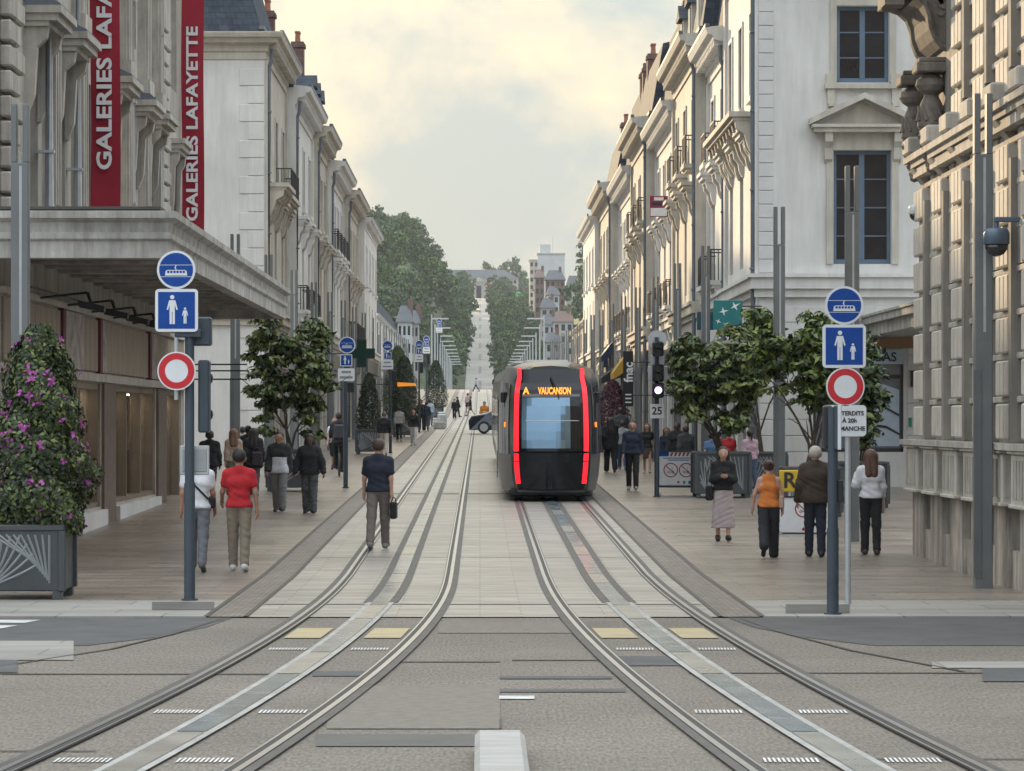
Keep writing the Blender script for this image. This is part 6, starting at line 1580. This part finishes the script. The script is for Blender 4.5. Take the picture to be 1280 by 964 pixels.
t, A, dz, s = person('person in black cardigan and pale pink skirt looking down at a phone', 904, 678, 562, 180, ('blouse', BLACK), ('longskirt', (.40, .34, .35)), BLACK, ('long', (.014, .011, .01)), 'l', True, legs=((5, 2), (-4, 4)), hands=(((-.20, .03, 1.13), (-.045, .24, 1.20)), ((.20, .03, 1.13), (.045, .24, 1.20))), tilt=.5)
o = thing('phone', 'dark phone held in both hands by the person in the black cardigan', 'phone', world_pt(t, (0, .30, 1.245+dz)), R(180))
mb = MB(); mb.cbox(-.036, .036, -.005, .005, -.07, .07, .004); q = mb.build('case', M['black'], o); mb = MB(); mb.box(-.031, .031, .006, .007, -.062, .062); mb.build('screen', M['pane'], o); o.rotation_euler = (R(-35), 0, R(180))
bag('shoulder_bag', 'black shoulder bag of the person looking at the phone', 'bag', t, (.26, -.02, 1.02+dz), .13, .22, .26, BLACK, .35)
t, A, dz, s = person('person in orange tank top and wide black trousers', 961, 698, 577, -4, ('tank', (.56, .17, .035)), ('wide', (.018, .018, .022)), BLACK, ('bun', (.05, .025, .018)), 'l', True, legs=((-20, 26), (6, 2)), arms=((4, 20, 10), (0, 12, 8)), fat=1.08)
bag('hand_bag', 'beige handbag under the arm of the person in the orange top', 'bag', t, (.23, .0, 1.12), .08, .2, .2, (.40, .27, .20), .22)
person('person in dark brown coat with grey hair standing by the signal post', 1019, 697, 561, 0, ('jacket', (.045, .032, .022)), ('trousers', (.016, .019, .03)), BLACK, ('short', (.42, .38, .34)), 'l', legs=((4, 1), (-4, 2)), arms=((2, 14, 14), (2, 14, 14)), fat=1.17)
t, A, dz, s = person('person in white blouse with long brown hair and black trousers', 1088.5, 695, 565, 0, ('blouse', (.60, .60, .63)), ('trousers', (.016, .016, .018)), (.05, .03, .025), ('long', (.085, .042, .026)), 'l', True, legs=((5, 2), (-4, 3)), hands=(((-.25, .04, 1.16), (-.21, .13, 1.36)), None))
bag('tote_bag', 'pale tote bag of the person in the white blouse', 'bag', t, tuple(A[1][3]+np.array((.0, .02, .22))), .07, .26, .34, (.42, .36, .34), .10)
# --- cyclist
def bicycle(t_loc, rz):
    t = thing('bicycle', 'black bicycle ridden by the person with the backpack', 'bicycle', t_loc, rz)
    for yy in (-.52, .52):
        mb = MB(); n = 20; mb.tube([(0, yy+.33*math.cos(2*math.pi*k/n), .34+.33*math.sin(2*math.pi*k/n)) for k in range(n+1)], .022, 6, cap=False); w = mb.build('wheel', M['black'], t)
        mb = MB()
        for k in range(10): mb.tube([(0, yy, .34), (0, yy+.32*math.cos(k*.628), .34+.32*math.sin(k*.628))], .004, 4)
        mb.build('spokes', M['alu'], w)
    mb = MB(); bb, st_, hd_ = (0, -.05, .32), (0, -.22, .85), (0, .38, .85)
    for a, b in ((bb, st_), (bb, hd_), ((0, -.2, .78), (0, .36, .78)), (bb, (0, -.52, .34)), ((0, -.2, .78), (0, -.52, .34)), (hd_, (0, .52, .34))): mb.tube([a, b], .018, 6)
    mb.build('frame', M['iron'], t)
    mb = MB(); mb.cbox(-.08, .08, -.38, -.1, .90, .96, .02); mb.build('saddle', M['black'], t)
    mb = MB(); mb.tube([(-.3, .3, 1.03), (-.1, .42, 1.05), (.1, .42, 1.05), (.3, .3, 1.03)], .014, 6); mb.tube([(0, .38, .85), (0, .41, 1.05)], .016, 6); mb.build('handlebar', M['iron'], t)
yb = ground_at(596); bicycle(Vector((TX(424, yb), yb, gz(yb)+.018)), R(4))
t, A, dz, s = person('person with dark backpack riding the bicycle away', 424, 596, 530, 4, ('jacket', (.03, .03, .04)), ('trousers', BLACK), BLACK, ('short', (.03, .02, .018)), 'm', legs=((42, 50), (12, 20)), arms=((38, 8, 20), (38, 8, 20)), y=yb, height=1.75)
t.location.y -= .22; t.location.z += .12
bag('backpack', 'dark rounded backpack on the cyclist', 'backpack', t, (0, -.20, 1.40+dz), .30, .18, .42, (.035, .037, .045))
person('person in white t-shirt walking this way behind the cyclist', 418.5, 588, 524, 178, ('tee', WHITE), ('shorts', BLACK), BLACK, ('short', (.2, .14, .09)), 'l')
# ================================================================== FAR STREET, HILL, HAZE
struct(sheet('avenue', -4.0, 3.9, 420, 1500, 0.03, mat('far_avenue_concrete', (.30, .285, .265), .7, .15, .15, brick=('floor', 9, 34, .10, .5))))
LOW = dict(roof_h=0, chim=(), dorm=False, balc=(), hoods=False, pipe=False, csc=.4)
house('low modern shop block set back behind the bushes past the plain end block', -1, 205, 300, 10.9, 14, X=9.8, m='lime', f1=(6.4, 8.0), f2=(8.6, 10.2), string=5.8, **LOW)
house('grey slate-roofed block at the far end of the pharmacy side', -1, 312, 418, 12.6, 12, X=10.2, m='lime_white', f1=(7.8, 9.3), f2=(10.2, 11.6), string=7.0, **{**LOW, 'roof_h': 3.0})
house('low grey block behind the light masts past the shop awnings', 1, 208, 300, 10.6, 14, X=9.0, m='lime_old', f1=(6.4, 7.8), f2=(8.4, 9.8), string=6.0, **LOW)
house('tall grey block at the far end behind the tram', 1, 310, 418, 13.4, 12, X=12, m='lime_old', f1=(7.8, 9.3), f2=(10.2, 11.6), string=7.0, **{**LOW, 'roof_h': 2.0})

FL = [mat('wood_leaf_dark', (.022, .058, .020), .7, .35, .35), mat('wood_leaf', (.050, .112, .030), .7, .3, .35), mat('wood_leaf_light', (.125, .195, .045), .7, .25, .35)]
crowns = []
for k in range(6):
    g = random.Random(40+k)
    lob = [(g.uniform(-.45, .45), g.uniform(-.45, .45), g.uniform(.35, .8), g.uniform(.28, .48)) for _ in range(9)]
    ins = lambda p: any((p[0]-a)**2+(p[1]-b)**2+((p[2]-c)*1.1)**2 < r*r for a, b, c, r in lob)
    c, n = clump_cloud(4200, 110, ins, (-.8, -.8, .12), (.8, .8, 1.1), .13, 40+k, .3)
    crowns.append(leaf_mesh('crown', c, n, .075, FL, ([.5, .38, .12], [.3, .45, .25], [.62, .32, .06])[k % 3], .8, 40+k))
tm = MB(); tm.tube([(0, 0, -.08), (0, 0, .3), (.02, 0, .6)], [.035, .025, .012], 7)
for a in range(4): tm.tube([(0, 0, .25), (.25*math.cos(a*1.6), .25*math.sin(a*1.6), .6)], [.016, .005], 5)
trunk_me = tm.mesh('trunk', M['bark'])
def hill_tree(label, x, y, h, w, k, group):
    t = thing('hill_tree', label, 'tree', (x, y, hill(x, y)), random.random()*6.28, group)
    t.scale = (w/2/.62, w/2/.62, h/1.1)
    obj('trunk', trunk_me, t); obj('crown', crowns[k % 6], t)
rt = random.Random(3)
AV = 'leafy avenue tree lining the road up the hill, '
for i in range(17):
    y = 815 + i*40; hh = rt.uniform(11.5, 14.5)
    hill_tree(AV + 'on the wooded side', -8.6 + rt.uniform(-.8, .5), y + rt.uniform(-6, 6), hh, rt.uniform(9, 10.5), i, 'avenue trees, wooded side')
    hill_tree(AV + 'on the side of the brick houses', 8.9 + rt.uniform(-.5, .8), y + 12 + rt.uniform(-6, 6), hh*.92, rt.uniform(8.5, 10), i+2, 'avenue trees, house side')
for r, xx in enumerate((-17, -26, -35, -45)):
    for i in range(8):
        y = 790 + i*46 + r*11 + rt.uniform(-10, 10); x = xx + rt.uniform(-3, 3)
        if (x - 6)*4000/y + 600 < 440 - 60: continue
        hill_tree('tall dense tree of the wood on the hillside', x, y, rt.uniform(12, 16.5), rt.uniform(11, 14), rt.randrange(6), 'trees of the hillside wood')
for i in range(9):
    y = 880 + i*60; hill_tree('rounded tree in the gardens between avenue and brick houses', 16 + rt.uniform(-1.5, 2), y, rt.uniform(8, 11), rt.uniform(8, 10), rt.randrange(6), 'garden trees')
for i, (x, y, h) in enumerate(((32, 900, 17), (36, 960, 18), (40, 1040, 18), (35, 850, 15), (31, 800, 13), (45, 1120, 16))):
    hill_tree('tree on the slope beside the plain end block above the shops', x, y, h, 13, i, 'slope trees')
for i, (px, y, h, w) in enumerate(((618, 1680, 26, 16), (631, 1720, 29, 20), (645, 1690, 22, 16), (654, 1700, 17, 12))):
    hill_tree('round-topped tree behind the long slate-roofed building on the hill', TX(px, y), y, h, w, i+1, 'hilltop trees')
def hill_house(label, px0, px1, pytop, y, depth, wall, roof_c, roof_h, nw, nf, flat=False, chim=True):
    x0, x1 = TX(px0, y), TX(px1, y); w = x1-x0; b = min(hill(x0, y), hill(x1, y)); top = CAMZ+(VY-pytop)*y/F_PX; h = top-b-(0 if flat else roof_h)
    t = thing('hill_house', label, 'building', (x0, y, b)); wm = mat('wall_%s' % str(wall), wall, .8, .1, .3, streak=.1); rm = mat('roof_%s' % str(roof_c), roof_c, .7, .15, .5)
    ops = []
    fh = min(3.1, h/nf) 
    for j in range(nf):
        for i in range(nw):
            u = w*(i+.5)/nw; z = h - (j+1)*fh + fh*.25; ww = min(.6, w/nw*.28); ops.append((u-ww, u+ww, z, z+fh*.52))
    mb = MB(); facade_cells(mb, lambda u, d, z: (u, d, z), 0, w, -2, h, ops, .3)
    sops = [(depth*.2+depth*.3*i, depth*.2+depth*.3*i+1.1, h-(j+1)*fh+fh*.25, h-(j+1)*fh+fh*.75) for i in range(2) for j in range(nf)]
    facade_cells(mb, lambda u, d, z: (d, u, z), 0, depth, -2, h, sops, .3)
    mb.quad((w, 0, -2), (w, depth, -2), (w, depth, h), (w, 0, h)); mb.quad((0, depth, -2), (w, depth, -2), (w, depth, h), (0, depth, h)); mb.quad((0, 0, h), (w, 0, h), (w, depth, h), (0, depth, h))
    mb.build('wall', wm, t)
    for a, c, d, e in ops: mb = MB(); mb.box(a, c, .2, .24, d, e); mb.build('window', M['pane'], t)
    for a, c, d, e in sops: mb = MB(); mb.box(.2, .24, a, c, d, e); mb.build('window', M['pane'], t)
    if flat:
        mb = MB(); mb.box(-.3, w+.3, -.3, depth+.3, h+.0, h+.5); mb.build('roof', rm, t)
    else:
        mb = MB(); mb.add([(-.4, -.4, h), (w+.4, -.4, h), (w+.4, depth+.4, h), (-.4, depth+.4, h), (w*.18, depth/2, h+roof_h), (w*.82, depth/2, h+roof_h)], [(0, 1, 5, 4), (2, 3, 4, 5), (1, 2, 5), (3, 0, 4), (3, 2, 1, 0)]); rf = mb.build('roof', rm, t)
        if chim: mb = MB(); mb.box(w*.7, w*.7+.9, depth*.4, depth*.4+.6, h, h+roof_h+1.2); mb.build('chimney', M['chim'], rf)
    return t
BR = (.135, .085, .075); WH = (.52, .53, .54); SL = (.075, .085, .10); GR = (.30, .30, .30); PK = (.40, .36, .33)
hill_house('white high-rise block crowning the hill', 672, 706, 318, 1300, 14, WH, (.4, .4, .4), 0, 0, 7, True)
hill_house('lower wing of the white high-rise block', 662, 673, 326, 1305, 14, (.55, .50, .44), (.4, .4, .4), 0, 2, 6, True)
a = thing('roof_tower', 'square stair tower on the roof of the white high-rise', 'tower', (TX(675, 1302), 1302, CAMZ+(VY-318)*1302/F_PX+.4))
mb = MB(); mb.box(0, 4.3, 0, 5, 0, 3.6); mb.build('wall', mat('wall_%s' % str(WH), WH), a); mb = MB(); mb.tube([(5.2, 2, 0), (5.2, 2, 7)], .08, 5); mb.build('antenna', M['alu'], a)
hill_house('red brick villa with slate roof under the white high-rise', 682, 706, 337, 1100, 10, BR, SL, 3.5, 4, 3)
hill_house('narrow red brick gable house next to the brick villa', 669, 680, 336, 1080, 9, BR, BR, 3.0, 2, 4)
hill_house('pale rendered house below the narrow brick gable', 684, 699, 357, 1010, 9, WH, SL, 3.0, 2, 3)
hill_house('grey slate-roofed house on the slope beside the brick villa', 708, 728, 344, 1150, 9, (.42, .42, .42), SL, 4, 3, 3)
hill_house('grey stone house with dark roof on the avenue', 676, 694, 372, 940, 9, PK, SL, 3, 2, 3)
hill_house('tall narrow grey house on the avenue', 667, 676, 352, 1180, 12, GR, SL, 3, 1, 4)
hill_house('pale grey terraced house with slate roof on the avenue', 680, 694, 392, 860, 9, (.42, .44, .46), SL, 3, 2, 3)
hill_house('pale terraced house with wide brown roof behind the light masts', 692, 716, 388, 840, 9, (.40, .40, .39), BR, 3, 3, 3)
hill_house('low grey terraced house by the bridge end', 682, 700, 415, 790, 9, GR, SL, 2.5, 2, 3)
hill_house('pale villa high on the slope near the plain end block', 736, 756, 322, 1200, 9, PK, SL, 4, 2, 3)
hill_house('white slate-roofed houses at the bridge end below the wood', 497, 514, 381, 560, 9, (.44, .46, .48), SL, 3, 3, 3)
hill_house('narrow grey house with dormers at the bridge end below the wood', 513, 523, 387, 575, 9, GR, SL, 2.5, 2, 3)
hill_house('long slate-roofed building closing the avenue on the hilltop', 548, 648, 336.5, 1620, 14, PK, SL, 5, 12, 2, chim=False)
def gate():
    y = 1560; x = TX(598.5, y); b = hill(x, y); top = CAMZ+(VY-347)*y/F_PX-b; t = thing('gate_house', 'small pedimented gateway in front of the long hilltop building', 'building', (x, y, b))
    mb = MB(); w = 4.2
    facade_cells(mb, lambda u, d, z: (u, d, z), -w, w, -2, top-2, [(-1.2, 1.2, -1, top-4)], 1.0); mb.box(-w, w, 1, 5, -2, top-2); mb.build('wall', mat('wall_%s' % str(PK), PK), t)
    mb = MB(); mb.prism([(-w-.5, -.5, top-2), (w+.5, -.5, top-2), (0, -.5, top)], (0, 5, 0)); mb.build('pediment', M['lime'], t)
    mb = MB(); mb.box(-1.2, 1.2, .7, .95, -1, top-4); mb.build('door', M['pane'], t)
gate()
mb = MB(); y = 1480; mb.tube([(0, 0, 0), (0, 0, 9.5)], .28, 6); mb.box(-.5, .5, -.3, .3, 6, 9.4); o = mb.build('red_pylon', mat('red_pylon', (.55, .05, .03), .6), None, (TX(611, y), y, hill(TX(611, y), y))); tag(o, 'tall thin red pylon beside the hilltop gateway', 'pylon')
y = 1350; t = thing('bus', 'white bus coming down the avenue', 'bus', (TX(596, y)-.1, y, gz(y)+.03))
mb = MB(); mb.cbox(-1.25, 1.25, 0, 12, .35, 3.2, .15); mb.build('body', M['sign_white'], t); mb = MB(); mb.box(-1.05, 1.05, -.02, 0, 1.2, 2.9); mb.build('windscreen', M['pane'], t)
for s in (-1, 1):
    for yy in (2, 9): mb = MB(); mb.prism([(s*1.1-.12, yy+.48*math.cos(k*.524), .48+.48*math.sin(k*.524)) for k in range(12)], (.24, 0, 0)); mb.build('wheel', M['black'], t)
    mb = MB(); mb.box(s*1.25-.01, s*1.25+.01, .8, 11.5, 1.3, 2.7); mb.build('side_window', M['pane'], t)
mb = MB(); mb.box(.3, .9, -.03, 0, .7, 1.15); mb.build('headlight', mat('bus_light', (.8, .7, .1), .4, emit=(1, .85, .1), estr=2), t)
y = 1420; t = thing('market_tent', 'small green canopy among the avenue trees', 'tent', (TX(648, y), y, hill(TX(648, y), y)))
mb = MB(); mb.add([(-3, -2, 4), (3, -2, 4), (3, 2, 4), (-3, 2, 4), (0, 0, 6)], [(0, 1, 4), (1, 2, 4), (2, 3, 4), (3, 0, 4), (3, 2, 1, 0)]); mb.build('roof', mat('green_canvas', (.05, .38, .10), .7), t)
for sx in (-2.8, 2.8):
    for sy in (-1.8, 1.8): mb = MB(); mb.tube([(sx, sy, -1), (sx, sy, 4)], .1, 5); mb.build('leg', M['alu'], t)
# air
hm = bpy.data.materials.new('haze'); hm.use_nodes = True; hn = hm.node_tree.nodes; hn.clear()
ho = hn.new('ShaderNodeOutputMaterial'); hv = hn.new('ShaderNodeVolumePrincipled'); hv.inputs['Color'].default_value = (.80, .88, 1.0, 1); hv.inputs['Density'].default_value = 0.00009; hv.inputs['Anisotropy'].default_value = 0.25
hm.node_tree.links.new(hv.outputs[0], ho.inputs['Volume'])
mb = MB(); mb.box(-1230, 1230, -75, 2230, -1.3, 112); o = mb.build('haze', hm); o['kind'] = 'stuff'; tag(o, 'thin pale summer haze over street and hill', 'haze')
